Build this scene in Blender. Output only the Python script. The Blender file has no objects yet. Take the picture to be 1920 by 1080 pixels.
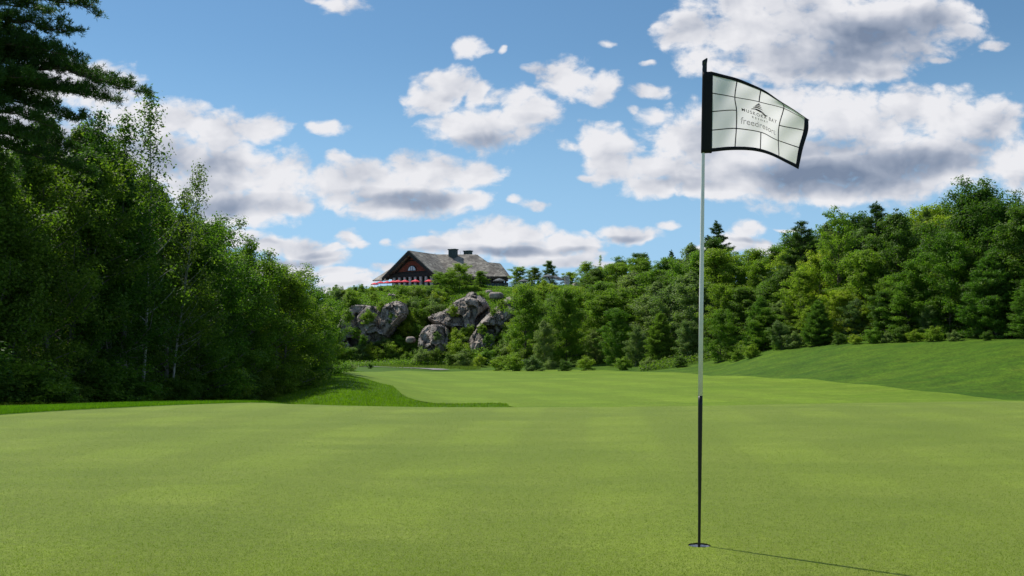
import bpy, bmesh, math, random
import numpy as np
from mathutils import Vector, Matrix, noise as mnoise
from mathutils.geometry import delaunay_2d_cdt
R = math.radians
sc = bpy.context.scene
COL = sc.collection

# ------------------------------------------------------------------ camera
F = 1867.0            # focal length in photo pixels (35 mm lens on a 36 mm sensor)
HY = 655.0            # row of the horizon in the photo
EYE = 0.95            # camera height
cam_d = bpy.data.cameras.new('camera'); cam = bpy.data.objects.new('camera', cam_d)
COL.objects.link(cam); sc.camera = cam
cam.location = (0, 0, EYE); cam.rotation_euler = (R(90), 0, 0)
cam_d.sensor_width = 36.0; cam_d.lens = 35.0
cam_d.shift_y = (HY-540.0)/1920.0
cam_d.clip_start = 0.05; cam_d.clip_end = 8000
sc.render.resolution_x = 1024; sc.render.resolution_y = 576

# ------------------------------------------------------------------ sun and sky
SUN_AZ = -48.5        # degrees from +Y towards +X (negative: to the left)
SUN_EL = 53.0
sd = bpy.data.lights.new('sun', 'SUN'); so = bpy.data.objects.new('sun', sd); COL.objects.link(so)
sd.energy = 4.8; sd.angle = R(0.53); sd.color = (1.0, 0.955, 0.88)
sv = Vector((math.sin(R(SUN_AZ))*math.cos(R(SUN_EL)), math.cos(R(SUN_AZ))*math.cos(R(SUN_EL)), math.sin(R(SUN_EL))))
so.rotation_euler = sv.to_track_quat('Z', 'Y').to_euler(); so.location = (-40, 40, 60)

sc.view_settings.view_transform = 'Standard'; sc.view_settings.look = 'None'
sc.view_settings.exposure = 0.10; sc.view_settings.gamma = 1.0; sc.view_settings.use_curve_mapping = False
sc.cycles.max_bounces = 6; sc.cycles.diffuse_bounces = 3; sc.cycles.glossy_bounces = 2
sc.cycles.transmission_bounces = 3; sc.cycles.transparent_max_bounces = 4

world = bpy.data.worlds.new("World"); sc.world = world; world.use_nodes = True
NT = world.node_tree; NT.nodes.clear()
def nd(nt, typ, **kw):
    n = nt.nodes.new(typ)
    for k, v in kw.items(): setattr(n, k, v)
    return n
def lk(nt, a, b): nt.links.new(a, b)
def mth(nt, op, a, b=None, c=None, clamp=False):
    n = nt.nodes.new('ShaderNodeMath'); n.operation = op; n.use_clamp = clamp
    for i, v in enumerate((a, b, c)):
        if v is None: continue
        if isinstance(v, (int, float)): n.inputs[i].default_value = v
        else: nt.links.new(v, n.inputs[i])
    return n.outputs[0]
def vmth(nt, op, a, b=None, c=None, out=0):
    n = nt.nodes.new('ShaderNodeVectorMath'); n.operation = op
    for i, v in enumerate((a, b, c)):
        if v is None: continue
        if isinstance(v, tuple): n.inputs[i].default_value = v
        else: nt.links.new(v, n.inputs[i])
    return n.outputs['Value'] if out == 'v' else n.outputs[0]
def noise_n(nt, vec, scale, detail=5, rough=0.5, dist=0.0, lac=2.0, dims='3D'):
    n = nt.nodes.new('ShaderNodeTexNoise'); n.noise_dimensions = dims
    n.inputs['Scale'].default_value = scale; n.inputs['Detail'].default_value = detail
    n.inputs['Roughness'].default_value = rough; n.inputs['Distortion'].default_value = dist; n.inputs['Lacunarity'].default_value = lac
    if vec is not None: nt.links.new(vec, n.inputs['Vector'])
    return n
def mrange(nt, v, a, b, c=0.0, d=1.0, smooth=True):
    n = nt.nodes.new('ShaderNodeMapRange'); n.interpolation_type = 'SMOOTHSTEP' if smooth else 'LINEAR'
    nt.links.new(v, n.inputs[0])
    for i, x in enumerate((a, b, c, d)): n.inputs[i+1].default_value = x
    return n.outputs[0]
def mixc(nt, f, a, b, mode='MIX'):
    n = nt.nodes.new('ShaderNodeMix'); n.data_type = 'RGBA'; n.blend_type = mode
    for s, v in ((0, f), (6, a), (7, b)):
        if isinstance(v, (int, float)): n.inputs[s].default_value = v
        elif isinstance(v, tuple): n.inputs[s].default_value = v if len(v) == 4 else (*v, 1)
        else: nt.links.new(v, n.inputs[s])
    return n.outputs[2]

sky = nd(NT, 'ShaderNodeTexSky'); sky.sky_type = 'NISHITA'; sky.sun_disc = False
sky.sun_elevation = R(SUN_EL); sky.sun_rotation = R(SUN_AZ)
sky.altitude = 300; sky.air_density = 1.0; sky.dust_density = 0.1; sky.ozone_density = 2.2
skybg = nd(NT, 'ShaderNodeBackground'); skybg.inputs[1].default_value = SKY_STR = 0.088
tint = mixc(NT, 1.0, sky.outputs[0], (.88, 1.06, 1.09), 'MULTIPLY')
hsv = nd(NT, 'ShaderNodeHueSaturation'); hsv.inputs['Saturation'].default_value = 1.04; lk(NT, tint, hsv.inputs['Color'])
SKYCOL = hsv.outputs[0]

# cloud banks as (x, y, rx, ry) bearings: photo-pixel bearings turned into direction tangents
CLOUDS = [(330,225,70,32),(250,215,60,26),(410,248,75,38),(497,238,42,26),(300,290,90,60),(400,325,110,58),(500,345,68,55),(440,385,120,34),(540,385,45,22),(200,170,60,40),(100,150,70,40),(60,250,80,50),(180,300,70,60),
 (630,348,52,32),(690,330,52,32),(760,318,46,30),(735,355,120,32),(830,325,62,30),(890,330,45,26),(760,388,100,18),(850,372,60,22),(630,296,24,15),
 (845,158,52,28),(815,185,42,28),(895,180,18,26),(780,165,16,16),(905,240,80,34),(985,203,52,32),(850,230,45,20),(776,205,20,13),(930,190,30,18),
 (1060,148,48,32),(1130,165,30,26),(1010,128,24,14),(880,90,30,20),(905,97,20,8),(612,241,36,15),(648,10,42,17),(590,2,18,8),
 (1222,168,36,14),(1135,82,19,7),(1217,118,16,6),(1215,218,24,18),(1190,205,12,10),(945,95,9,8),
 (1125,262,40,30),(1070,272,30,11),(1145,300,42,38),(1100,235,25,16),(1170,270,20,20),(1105,330,22,8),
 (1290,55,48,36),(1320,110,42,26),(1390,55,90,55),(1470,100,110,50),(1530,40,130,60),(1640,50,150,62),(1600,110,110,40),(1720,30,90,40),(1560,140,60,22),(1650,135,50,18),(1800,58,40,14),(1860,78,30,8),(1870,85,16,7),(1765,113,22,6),(1430,10,120,30),
 (1500,210,90,50),(1620,235,120,62),(1700,215,90,40),(1780,225,80,48),(1850,230,62,45),(1400,240,110,50),(1300,255,80,50),(1340,310,140,48),(1240,310,70,32),(1220,350,50,20),(1480,310,180,62),(1620,310,150,55),(1760,300,100,50),(1560,360,120,22),(1670,345,80,25),(1340,355,80,20),(1620,375,20,6),
 (1905,300,48,38),(1900,345,30,18),(1950,320,60,50),
 (1175,439,48,15),(1253,423,20,9),(1000,383,25,11),(965,376,17,9),(1208,447,16,7),
 (930,440,62,26),(880,452,60,22),(1000,445,55,22),(820,460,55,15),(1065,458,62,20),(950,468,140,20),(1110,478,40,14),(1130,497,40,10),(1050,490,70,10),
 (450,448,48,15),(510,458,50,15),(560,468,60,19),(600,485,50,14),(540,500,70,18),(660,447,26,17),(680,460,26,10),(730,460,10,9),(630,465,22,9),(650,528,50,12),(700,520,30,9),(620,545,40,10),(620,510,60,8),
 (1405,432,32,16),(1440,462,66,13),(1380,455,45,16),(1475,425,26,4),(1350,470,50,10),(720,505,30,10)]
SHADE = [(300,290,80,34,.75),(400,300,60,18,.35),(420,385,130,22,.7),(380,350,70,14,.4),(530,372,50,10,.35),(750,372,120,17,.85),(690,360,70,11,.4),(860,372,50,9,.35),(900,262,60,12,.4),(985,225,40,8,.3),(845,180,30,8,.25),
 (1640,75,170,42,.95),(1500,95,90,24,.5),(1570,125,120,20,.5),(1400,110,70,14,.35),(1740,40,60,26,.6),
 (1560,335,210,32,1.0),(1700,310,140,32,.9),(1440,330,120,24,.75),(1820,270,60,30,.4),(1560,280,150,16,.45),(1330,345,80,14,.5),(1330,280,50,14,.25),(1895,340,30,12,.3),
 (1175,445,42,7,.5),(950,470,150,9,.75),(1060,468,80,6,.5),(880,462,40,5,.3),(1000,458,40,6,.3),(540,490,90,7,.6),(600,478,40,6,.4),(660,455,20,5,.3),(1420,450,60,5,.55),(120,260,90,50,.6),(640,535,50,5,.4),(480,452,40,5,.3)]

tcw = nd(NT, 'ShaderNodeTexCoord'); sep = nd(NT, 'ShaderNodeSeparateXYZ'); lk(NT, tcw.outputs['Generated'], sep.inputs[0])
ysafe = mth(NT, 'MAXIMUM', sep.outputs[1], 0.05)
U = mth(NT, 'DIVIDE', sep.outputs[0], ysafe); V = mth(NT, 'DIVIDE', sep.outputs[2], ysafe)
cmb = nd(NT, 'ShaderNodeCombineXYZ'); lk(NT, U, cmb.inputs[0]); lk(NT, V, cmb.inputs[1])
P0 = cmb.outputs[0]
# pale blue air low over the land
low = mrange(NT, mth(NT, 'ABSOLUTE', sep.outputs[2]), 0.0, 0.30, 0.92, 0.0)
SKYCOL = mixc(NT, low, SKYCOL, (.33/SKY_STR, .56/SKY_STR, .84/SKY_STR, 1))
lk(NT, SKYCOL, skybg.inputs[0])
warp = noise_n(NT, P0, 16, 3, 0.55)
wv = vmth(NT, 'SUBTRACT', warp.outputs['Color'], (.5, .5, .5))
P1 = vmth(NT, 'MULTIPLY_ADD', wv, (.030, .020, 0), P0)
# billow noises (a second look a little towards the sun gives the relief of the puffs)
stretch = vmth(NT, 'MULTIPLY', P1, (1.0, 1.45, 1.0))
def puffs(vec, detail, scale=30):
    v = nd(NT, 'ShaderNodeTexVoronoi'); v.feature = 'SMOOTH_F1'; v.voronoi_dimensions = '2D'
    v.inputs['Scale'].default_value = scale; v.inputs['Detail'].default_value = detail; v.inputs['Roughness'].default_value = .55; v.inputs['Smoothness'].default_value = .35
    lk(NT, vec, v.inputs['Vector'])
    return mth(NT, 'SUBTRACT', 1.0, v.outputs['Distance'])
nF = noise_n(NT, stretch, 24, 6, 0.60).outputs[0]
nA = mth(NT, 'ADD', mth(NT, 'MULTIPLY', puffs(stretch, 2.0), .5), mth(NT, 'MULTIPLY', nF, .75))
offp = vmth(NT, 'ADD', stretch, (-.010, .018, 0))
nB = mth(NT, 'ADD', mth(NT, 'MULTIPLY', puffs(offp, 2.0), .5), mth(NT, 'MULTIPLY', noise_n(NT, offp, 24, 6, 0.60).outputs[0], .75))
nW = noise_n(NT, stretch, 80, 5, 0.65).outputs[0]
relief = mth(NT, 'SUBTRACT', nA, nB)
big0 = mth(NT, 'ADD', mth(NT, 'MULTIPLY', puffs(stretch, 0.0, 15), .6), mth(NT, 'MULTIPLY', noise_n(NT, stretch, 11, 3, .5).outputs[0], .6))
big1 = mth(NT, 'ADD', mth(NT, 'MULTIPLY', puffs(vmth(NT, 'ADD', stretch, (-.018, .032, 0)), 0.0, 15), .6), mth(NT, 'MULTIPLY', noise_n(NT, vmth(NT, 'ADD', stretch, (-.018, .032, 0)), 11, 3, .5).outputs[0], .6))
bigrel = mth(NT, 'SUBTRACT', big0, big1)

def tile_shader(u0, u1):
    """clouds whose reach overlaps this strip of bearings"""
    acc = None
    m = 0.05
    for (x, y, rx, ry) in CLOUDS:
        cu, cv, ru, rv = (x-960)/F, (HY-y)/F, rx*1.07/F, ry*1.07/F
        if cu+ru*1.6+m < u0 or cu-ru*1.6-m > u1: continue
        d = vmth(NT, 'MULTIPLY_ADD', P1, (1/ru, 1/rv, 0), (-cu/ru, -cv/rv, 0))
        q = vmth(NT, 'DOT_PRODUCT', d, d, out='v')
        f = mth(NT, 'SUBTRACT', 1.0 if rx > 42 or ry > 24 else (.58 if rx > 21 else .40), q)
        if acc is None: acc = f
        else:
            acc = mth(NT, 'SMOOTH_MAX', acc, f, 0.25)
    sh = None
    for (x, y, rx, ry, s) in SHADE:
        cu, cv, ru, rv = (x-960)/F, (HY-y)/F, rx*1.25/F, ry*1.35/F
        if cu+ru+m < u0 or cu-ru-m > u1: continue
        d = vmth(NT, 'MULTIPLY_ADD', P1, (1/ru, 1/rv, 0), (-cu/ru, -cv/rv, 0))
        q = vmth(NT, 'DOT_PRODUCT', d, d, out='v')
        f = mth(NT, 'MULTIPLY_ADD', q, -s, s)
        sh = f if sh is None else mth(NT, 'SMOOTH_MAX', sh, f, 0.15)
    bg = nd(NT, 'ShaderNodeBackground'); bg.inputs[1].default_value = 1.0
    if acc is None:
        return skybg.outputs[0]
    F0 = mth(NT, 'MAXIMUM', acc, -1.9)
    n1 = mth(NT, 'MULTIPLY_ADD', nA, 2.3, -0.72)
    n2 = mth(NT, 'MULTIPLY_ADD', nW, 2.0, -1.0)
    dens = mth(NT, 'ADD', mth(NT, 'ADD', F0, n1), n2)
    alpha = mrange(NT, dens, -0.45, 1.05)
    a2 = mth(NT, 'MULTIPLY', alpha, 0.985)
    shc = mth(NT, 'MAXIMUM', sh, 0.0) if sh is not None else 0.0
    lit = mth(NT, 'MULTIPLY_ADD', bigrel, 0.75, mth(NT, 'MULTIPLY_ADD', relief, 0.36, 0.93))
    lit = mth(NT, 'MULTIPLY_ADD', mrange(NT, F0, .3, 1.0), -0.10, lit)
    lit = mth(NT, 'MULTIPLY_ADD', shc, -0.76, lit)
    lit = mth(NT, 'ADD', lit, mth(NT, 'MULTIPLY_ADD', nW, 0.14, -0.07), None, True)
    ramp = nd(NT, 'ShaderNodeValToRGB'); cr = ramp.color_ramp; lk(NT, lit, ramp.inputs[0])
    cr.elements[0].position = 0.0; cr.elements[0].color = (.185, .235, .335, 1)
    cr.elements[1].position = 1.0; cr.elements[1].color = (.79, .79, .82, 1)
    e = cr.elements.new(.35); e.color = (.34, .385, .48, 1)
    e = cr.elements.new(.70); e.color = (.62, .635, .69, 1)
    lk(NT, ramp.outputs[0], bg.inputs[0])
    mx = nd(NT, 'ShaderNodeMixShader'); lk(NT, a2, mx.inputs[0]); lk(NT, skybg.outputs[0], mx.inputs[1]); lk(NT, bg.outputs[0], mx.inputs[2])
    return mx.outputs[0]

edges = [-.60, -.36, -.20, -.06, .08, .20, .34, .62]
cur = tile_shader(edges[-2], edges[-1])
for i in range(len(edges)-3, -1, -1):
    left = tile_shader(edges[i], edges[i+1])
    mx = nd(NT, 'ShaderNodeMixShader')
    lk(NT, mth(NT, 'GREATER_THAN', U, edges[i+1]), mx.inputs[0]); lk(NT, left, mx.inputs[1]); lk(NT, cur, mx.inputs[2])
    cur = mx.outputs[0]
# the rest of the sky: scattered fair-weather cloud of the same kind
zs = mth(NT, 'MAXIMUM', mth(NT, 'ABSOLUTE', sep.outputs[2]), 0.06)
cw = nd(NT, 'ShaderNodeCombineXYZ')
lk(NT, mth(NT, 'DIVIDE', sep.outputs[0], zs), cw.inputs[0]); lk(NT, mth(NT, 'DIVIDE', sep.outputs[1], zs), cw.inputs[1])
nG = noise_n(NT, cw.outputs[0], 1.3, 4, .55).outputs[0]
gbg = nd(NT, 'ShaderNodeBackground'); gbg.inputs[0].default_value = (.62, .64, .70, 1); gbg.inputs[1].default_value = 1.0
gmx = nd(NT, 'ShaderNodeMixShader'); lk(NT, mrange(NT, nG, .52, .66), gmx.inputs[0]); lk(NT, skybg.outputs[0], gmx.inputs[1]); lk(NT, gbg.outputs[0], gmx.inputs[2])
inU = mth(NT, 'LESS_THAN', mth(NT, 'ABSOLUTE', U), 0.60)
inV = mth(NT, 'MULTIPLY', mth(NT, 'LESS_THAN', V, 0.42), mth(NT, 'GREATER_THAN', V, -0.02))
inF = mth(NT, 'MULTIPLY', mth(NT, 'MULTIPLY', inU, inV), mth(NT, 'GREATER_THAN', sep.outputs[1], 0.2))
fm = nd(NT, 'ShaderNodeMixShader'); lk(NT, inF, fm.inputs[0]); lk(NT, gmx.outputs[0], fm.inputs[1]); lk(NT, cur, fm.inputs[2])
wo = nd(NT, 'ShaderNodeOutputWorld'); lk(NT, fm.outputs[0], wo.inputs[0])
world.cycles.sampling_method = 'MANUAL'; world.cycles.sample_map_resolution = 512
# ------------------------------------------------------------------ helpers for things
def tag(o, label=None, cat=None, group=None, kind=None):
    if label: o['label'] = label
    if cat: o['category'] = cat
    if group: o['group'] = group
    if kind: o['kind'] = kind
    return o
def empty(name, loc, rz=0, **kw):
    o = bpy.data.objects.new(name, None); COL.objects.link(o); o.location = loc; o.rotation_euler = (0, 0, rz)
    o.empty_display_size = .2
    return tag(o, **kw)
def link_mesh(name, me, mat=None, parent=None, loc=None):
    o = bpy.data.objects.new(name, me); COL.objects.link(o)
    if mat is not None and not me.materials: me.materials.append(mat)
    if parent is not None: o.parent = parent
    if loc is not None: o.location = loc
    return o
def np_mesh(name, V_, faces, smooth=False):
    """faces: (n,k) int array"""
    me = bpy.data.meshes.new(name)
    V_ = np.asarray(V_, np.float32); faces = np.asarray(faces, np.int32); n, k = faces.shape
    me.vertices.add(len(V_)); me.vertices.foreach_set('co', V_.ravel())
    me.loops.add(n*k); me.loops.foreach_set('vertex_index', faces.ravel())
    me.polygons.add(n); me.polygons.foreach_set('loop_start', np.arange(0, n*k, k, dtype=np.int32))
    me.polygons.foreach_set('loop_total', np.full(n, k, np.int32))
    me.polygons.foreach_set('use_smooth', np.full(n, smooth, bool))
    me.update(calc_edges=True); me.validate()
    return me

# ------------------------------------------------------------------ terrain
def Z(py, D): return EYE + (HY-py)/F*D
def px2u(px): return (px-960.0)/F
def pchip(xs, ys, x):
    xs = np.asarray(xs, float); ys = np.asarray(ys, float)
    h = np.diff(xs); d = np.diff(ys)/h
    m = np.zeros(len(xs)); m[0] = d[0]; m[-1] = d[-1]
    for i in range(1, len(xs)-1):
        if d[i-1]*d[i] > 0:
            w1 = 2*h[i]+h[i-1]; w2 = h[i]+2*h[i-1]
            m[i] = (w1+w2)/(w1/d[i-1]+w2/d[i])
    x = np.clip(x, xs[0], xs[-1]); i = np.clip(np.searchsorted(xs, x, 'right')-1, 0, len(xs)-2)
    t = (x-xs[i])/h[i]; a = h[i]
    return ((2*t**3-3*t**2+1)*ys[i]+(t**3-2*t**2+t)*a*m[i]+(-2*t**3+3*t**2)*ys[i+1]+(t**3-t**2)*a*m[i+1])
COLS = [
 (-900, [(0,0),(13.5,0),(18,-.3),(30,-1.0),(60,-1.0),(120,0),(200,2),(260,3),(400,3),(900,0),(4000,-5)]),
 (0,    [(0,0),(15.6,0),(19,-.2),(24,-.6),(30,-1.1),(60,-1.5),(120,0),(200,2),(260,3),(400,3),(900,0),(4000,-5)]),
 (240,  [(0,0),(16.8,0),(20,-.2),(26,-.8),(35,-1.4),(60,-1.7),(120,-.6),(200,2),(260,3),(400,3),(900,0),(4000,-5)]),
 (480,  [(0,0),(17.5,0),(21,-.35),(28,-1.2),(42,-1.55),(55,Z(750,55)),(70,-2.0),(120,-1.2),(190,2),(240,5),(400,3),(900,0),(4000,-5)]),
 (560,  [(0,0),(17.0,0),(21,-.5),(28,-1.35),(42,-1.55),(55,Z(738,55)),(70,Z(722,70)),(120,-1.6),(170,0),(200,5),(240,8),(400,3),(900,0),(4000,-5)]),
 (640,  [(0,0),(16.6,0),(21,-.55),(28,-1.35),(38,Z(764,38)),(50,Z(738,50)),(65,Z(714,65)),(85,Z(700,85)),(120,Z(694,120)),(150,Z(688,150)),(172,-1.9),(184,1.2),(192,8),(205,11),(240,13),(300,12),(500,4),(4000,-5)]),
 (720,  [(0,0),(16.3,0),(21,-.6),(28,-1.45),(40,Z(764,40)),(55,Z(738,55)),(70,Z(720,70)),(95,Z(706,95)),(120,Z(697,120)),(150,Z(689,150)),(172,-1.9),(184,1.6),(193,9),(208,11.8),(225,14.3),(232,14.7),(275,14.7),(300,13),(500,4),(4000,-5)]),
 (820,  [(0,0),(16.1,0),(21,-.65),(28,-1.6),(44,-1.95),(60,-2.05),(90,-2.1),(120,-2.0),(148,-2.3),(168,-1.9),(182,1.8),(196,8),(210,12.0),(226,14.5),(233,14.7),(275,14.7),(300,13),(500,4),(4000,-5)]),
 (960,  [(0,0),(16.1,0),(21,-.65),(28,-1.6),(46,-2.05),(60,-2.05),(90,-2.05),(120,-1.98),(140,-2.0),(160,-1.8),(180,2.0),(196,8.5),(212,12.4),(228,14.5),(275,14.7),(300,13),(500,4),(4000,-5)]),
 (1100, [(0,0),(16.1,0),(21,-.65),(28,-1.6),(48,-2.0),(60,-2.0),(90,-1.95),(120,-1.75),(135,-1.8),(150,-1.5),(175,3.5),(200,10),(228,14.6),(270,14.6),(300,12),(500,4),(4000,-5)]),
 (1220, [(0,0),(16.3,0),(21,-.65),(28,-1.6),(48,-1.95),(60,-1.9),(90,-1.7),(112,Z(697,112)),(128,-1.35),(145,-.4),(175,5.5),(205,11),(240,13),(300,11),(500,4),(4000,-5)]),
 (1340, [(0,0),(16.6,0),(21,-.6),(28,-1.5),(48,-1.9),(65,-1.75),(92,Z(705,92)),(110,Z(683,110)),(125,.6),(150,4.5),(200,12),(240,12),(300,10),(500,4),(4000,-5)]),
 (1470, [(0,0),(17.1,0),(21,-.6),(28,-1.5),(48,-1.85),(62,-1.75),(80,Z(710,80)),(90,Z(682,90)),(103,Z(652,103)),(115,1.8),(150,6.5),(200,12),(300,10),(500,4),(4000,-5)]),
 (1600, [(0,0),(17.5,0),(21,-.6),(28,-1.5),(46,-1.8),(58,-1.75),(70,Z(719,70)),(80,Z(682,80)),(94,Z(642,94)),(105,1.9),(140,5.5),(200,10),(300,9),(500,4),(4000,-5)]),
 (1760, [(0,0),(17.9,0),(21,-.5),(28,-1.45),(44,-1.75),(54,-1.7),(61,Z(733,61)),(72,Z(684,72)),(86,Z(638,86)),(96,2.0),(130,4),(200,8),(300,8),(500,4),(4000,-5)]),
 (1920, [(0,0),(18.1,0),(21,-.4),(28,-1.4),(42,-1.75),(50,-1.8),(55,Z(750,55)),(66,Z(686,66)),(78,Z(636,78)),(88,2.0),(130,3.5),(200,6),(300,8),(500,4),(4000,-5)]),
 (2900, [(0,0),(18,0),(22,-.4),(28,-1.2),(38,-1.6),(44,-1.4),(54,1.0),(64,2.0),(90,2.2),(130,3),(200,5),(300,8),(500,4),(4000,-5)]),
]
CU = np.array([px2u(c[0]) for c in COLS])
def terrain(x, y):
    x = np.atleast_1d(np.asarray(x, float)); y = np.atleast_1d(np.asarray(y, float))
    D = np.maximum(y, 0.0)
    u = np.clip(x/np.maximum(D, 6.0), CU[0], CU[-1])
    Zs = np.stack([pchip([a[0] for a in c[1]], [a[1] for a in c[1]], D) for c in COLS])   # (ncol, n)
    i = np.clip(np.searchsorted(CU, u, 'right')-1, 0, len(CU)-2)
    n = np.arange(len(u))
    im, ip = np.maximum(i-1, 0), np.minimum(i+2, len(CU)-1)
    z0, z1, zm, zp = Zs[i, n], Zs[i+1, n], Zs[im, n], Zs[ip, n]
    h = CU[i+1]-CU[i]; t = (u-CU[i])/h
    m0 = np.where(im == i, (z1-z0)/h, (z1-zm)/np.maximum(CU[i+1]-CU[im], 1e-9))
    m1 = np.where(ip == i+1, (z1-z0)/h, (zp-z0)/np.maximum(CU[ip]-CU[i], 1e-9))
    z = ((2*t**3-3*t**2+1)*z0+(t**3-2*t**2+t)*h*m0+(-2*t**3+3*t**2)*z1+(t**3-t**2)*h*m1)
    # gentle undulation where the ground is not mown flat
    w = np.clip((D-60)/80, 0, 1)
    z = z + w*(0.10*np.sin(x*.21+y*.13)+0.07*np.sin(x*.37-y*.29+1.0))*np.clip((D-120)/60, .15, 1)
    return z
def gz(x, y): return float(terrain(x, y)[0])
def ground_at(px, py, d0=14.0, d1=420.0):
    """the point of the ground that a bearing from the tee-side viewpoint meets"""
    D = np.linspace(d0, d1, 3000); u = px2u(px)
    zt = terrain(u*D, D); zr = EYE+(HY-py)/F*D
    k = np.argmax(zt >= zr)
    if zt[k] < zr[k]: k = len(D)-1
    return Vector((u*D[k], D[k], zt[k]))
def on_ground(px, D):
    x = px2u(px)*D
    return Vector((x, D, gz(x, D)))

# ------------------------------------------------------------------ grass materials
def new_mat(name):
    m = bpy.data.materials.new(name); m.use_nodes = True; nt = m.node_tree
    return m, nt, nt.nodes['Principled BSDF']
def grass_mat(name, c_dark, c_light, c_patch, big=0.25, fine=260.0, bump=0.35, sheen=.25, stretch=(1, 1, 1), rough=.75, patch=(.45, .7), finef=.5, midscale=3.0, fdet=3, mow=None):
    m, nt, p = new_mat(name)
    g = nd(nt, 'ShaderNodeNewGeometry'); pos = g.outputs['Position']
    sp = vmth(nt, 'MULTIPLY', pos, stretch)
    n1 = noise_n(nt, sp, big, 5, .6).outputs[0]
    n2 = noise_n(nt, sp, midscale, 5, .65).outputs[0]
    n3 = noise_n(nt, pos, fine, fdet, .8).outputs[0]
    a = mixc(nt, mrange(nt, n1, .32, .68), (*c_dark, 1), (*c_light, 1))
    a = mixc(nt, mth(nt, 'MULTIPLY', mrange(nt, n2, *patch), .55), a, (*c_patch, 1))
    n4 = noise_n(nt, pos, fine*.22, 4, .75).outputs[0]
    f = mth(nt, 'MULTIPLY', mrange(nt, n3, .30, .70, 1-finef, 1+finef, False), mrange(nt, n4, .30, .70, 1-finef*.45, 1+finef*.45, False))
    if mow:
        # bands left by the mower, leaf blades laid one way and then the other
        ph = vmth(nt, 'DOT_PRODUCT', pos, (mow[0], mow[0]*mow[2], 0), out='v')
        sn = mth(nt, 'SINE', mth(nt, 'ADD', ph, mth(nt, 'MULTIPLY', n1, 1.2)))
        f = mth(nt, 'MULTIPLY', f, mth(nt, 'MULTIPLY_ADD', mth(nt, 'MULTIPLY', mrange(nt, sn, -.4, .4, -1, 1), mrange(nt, n1, .35, .6)), mow[1], 1.0))
    cmb = nd(nt, 'ShaderNodeCombineXYZ')
    for i in range(3): lk(nt, f, cmb.inputs[i])
    a = mixc(nt, 1.0, a, cmb.outputs[0], 'MULTIPLY')
    lk(nt, a, p.inputs['Base Color']); p.inputs['Roughness'].default_value = rough
    p.inputs['Specular IOR Level'].default_value = .08
    p.inputs['Sheen Weight'].default_value = sheen; p.inputs['Sheen Roughness'].default_value = .45
    p.inputs['Sheen Tint'].default_value = (.95, .95, .45, 1)
    b = nd(nt, 'ShaderNodeBump'); b.inputs['Strength'].default_value = bump; b.inputs['Distance'].default_value = .006
    lk(nt, n3, b.inputs['Height']); lk(nt, b.outputs[0], p.inputs['Normal'])
    return m
M_green = grass_mat('putting_turf', (.118, .172, .008), (.158, .218, .012), (.205, .258, .028), big=.55, fine=95, bump=1.0, sheen=.27, stretch=(.6, 1.1, 1), patch=(.45, .75), finef=.62, midscale=1.2, fdet=5, mow=(4.2, .075, -.09))
M_fair = grass_mat('fairway_turf', (.100, .175, .007), (.142, .220, .011), (.180, .245, .026), big=.14, fine=7, bump=.6, sheen=.06, stretch=(.4, 1.8, 1), finef=.35, midscale=.9, patch=(.40, .70), fdet=4, mow=(1.1, .07, .25))
M_rough = grass_mat('rough_turf', (.036, .090, .002), (.068, .130, .004), (.130, .160, .015), big=.20, fine=5, bump=1.0, sheen=.05, stretch=(.5, 1.6, 3.0), finef=.6, midscale=.65, patch=(.56, .80), fdet=5)

# ------------------------------------------------------------------ ground sheet
def build_ground():
    ys = np.concatenate([np.linspace(-60, 0, 13)[:-1], np.linspace(0, 14, 15)[:-1], np.linspace(14, 60, 116)[:-1], np.linspace(60, 120, 80)[:-1],
                         np.linspace(120, 260, 150)[:-1], np.geomspace(260, 4000, 50)])
    us = np.concatenate([np.linspace(-1.6, -.62, 15)[:-1], np.linspace(-.62, .62, 240), np.linspace(.62, 1.6, 15)[1:]])
    gx = np.outer(np.maximum(ys, 0)+25.0, us); gy = np.repeat(ys[:, None], len(us), 1)
    zz = terrain(gx.ravel(), gy.ravel())
    # a shallow cut under the hole cup
    V_ = np.stack([gx.ravel(), gy.ravel(), zz-0.012], 1)
    nr, nc = gx.shape
    i = (np.arange(nr-1)[:, None]*nc+np.arange(nc-1)[None]).ravel()
    fc = np.stack([i, i+1, i+1+nc, i+nc], 1)
    # leave out the cell round the cup (the putting green sheet covers it)
    cx = V_[fc].mean(1); keep = np.hypot(cx[:, 0]-HOLE.x, cx[:, 1]-HOLE.y) > 0.8
    o = link_mesh('rough_grass_ground', np_mesh('ground', V_, fc[keep], True), M_rough); tag(o, kind='structure')
    return o
HOLE = Vector((px2u(1311)*4.83, 4.83, 0.0))

def chaikin(pts, n=2, closed=True):
    for _ in range(n):
        q = []
        for i in range(len(pts) if closed else len(pts)-1):
            a, b = pts[i], pts[(i+1) % len(pts)]
            q += [(a[0]*.75+b[0]*.25, a[1]*.75+b[1]*.25), (a[0]*.25+b[0]*.75, a[1]*.25+b[1]*.75)]
        pts = q if closed else [pts[0]]+q+[pts[-1]]
    return pts
def inside(poly, x, y):
    c = np.zeros(len(x), bool); n = len(poly)
    for i in range(n):
        x1, y1 = poly[i]; x2, y2 = poly[(i+1) % n]
        if y1 == y2: continue
        k = ((y1 > y) != (y2 > y)) & (x < (x2-x1)*(y-y1)/(y2-y1)+x1)
        c ^= k
    return c
def resample(poly, step):
    out = []
    for i in range(len(poly)):
        a = Vector((*poly[i], 0)); b = Vector((*poly[(i+1) % len(poly)], 0)); n = max(1, int((b-a).length/step))
        for k in range(n): out.append(tuple((a.lerp(b, k/n))[:2]))
    return out
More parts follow.
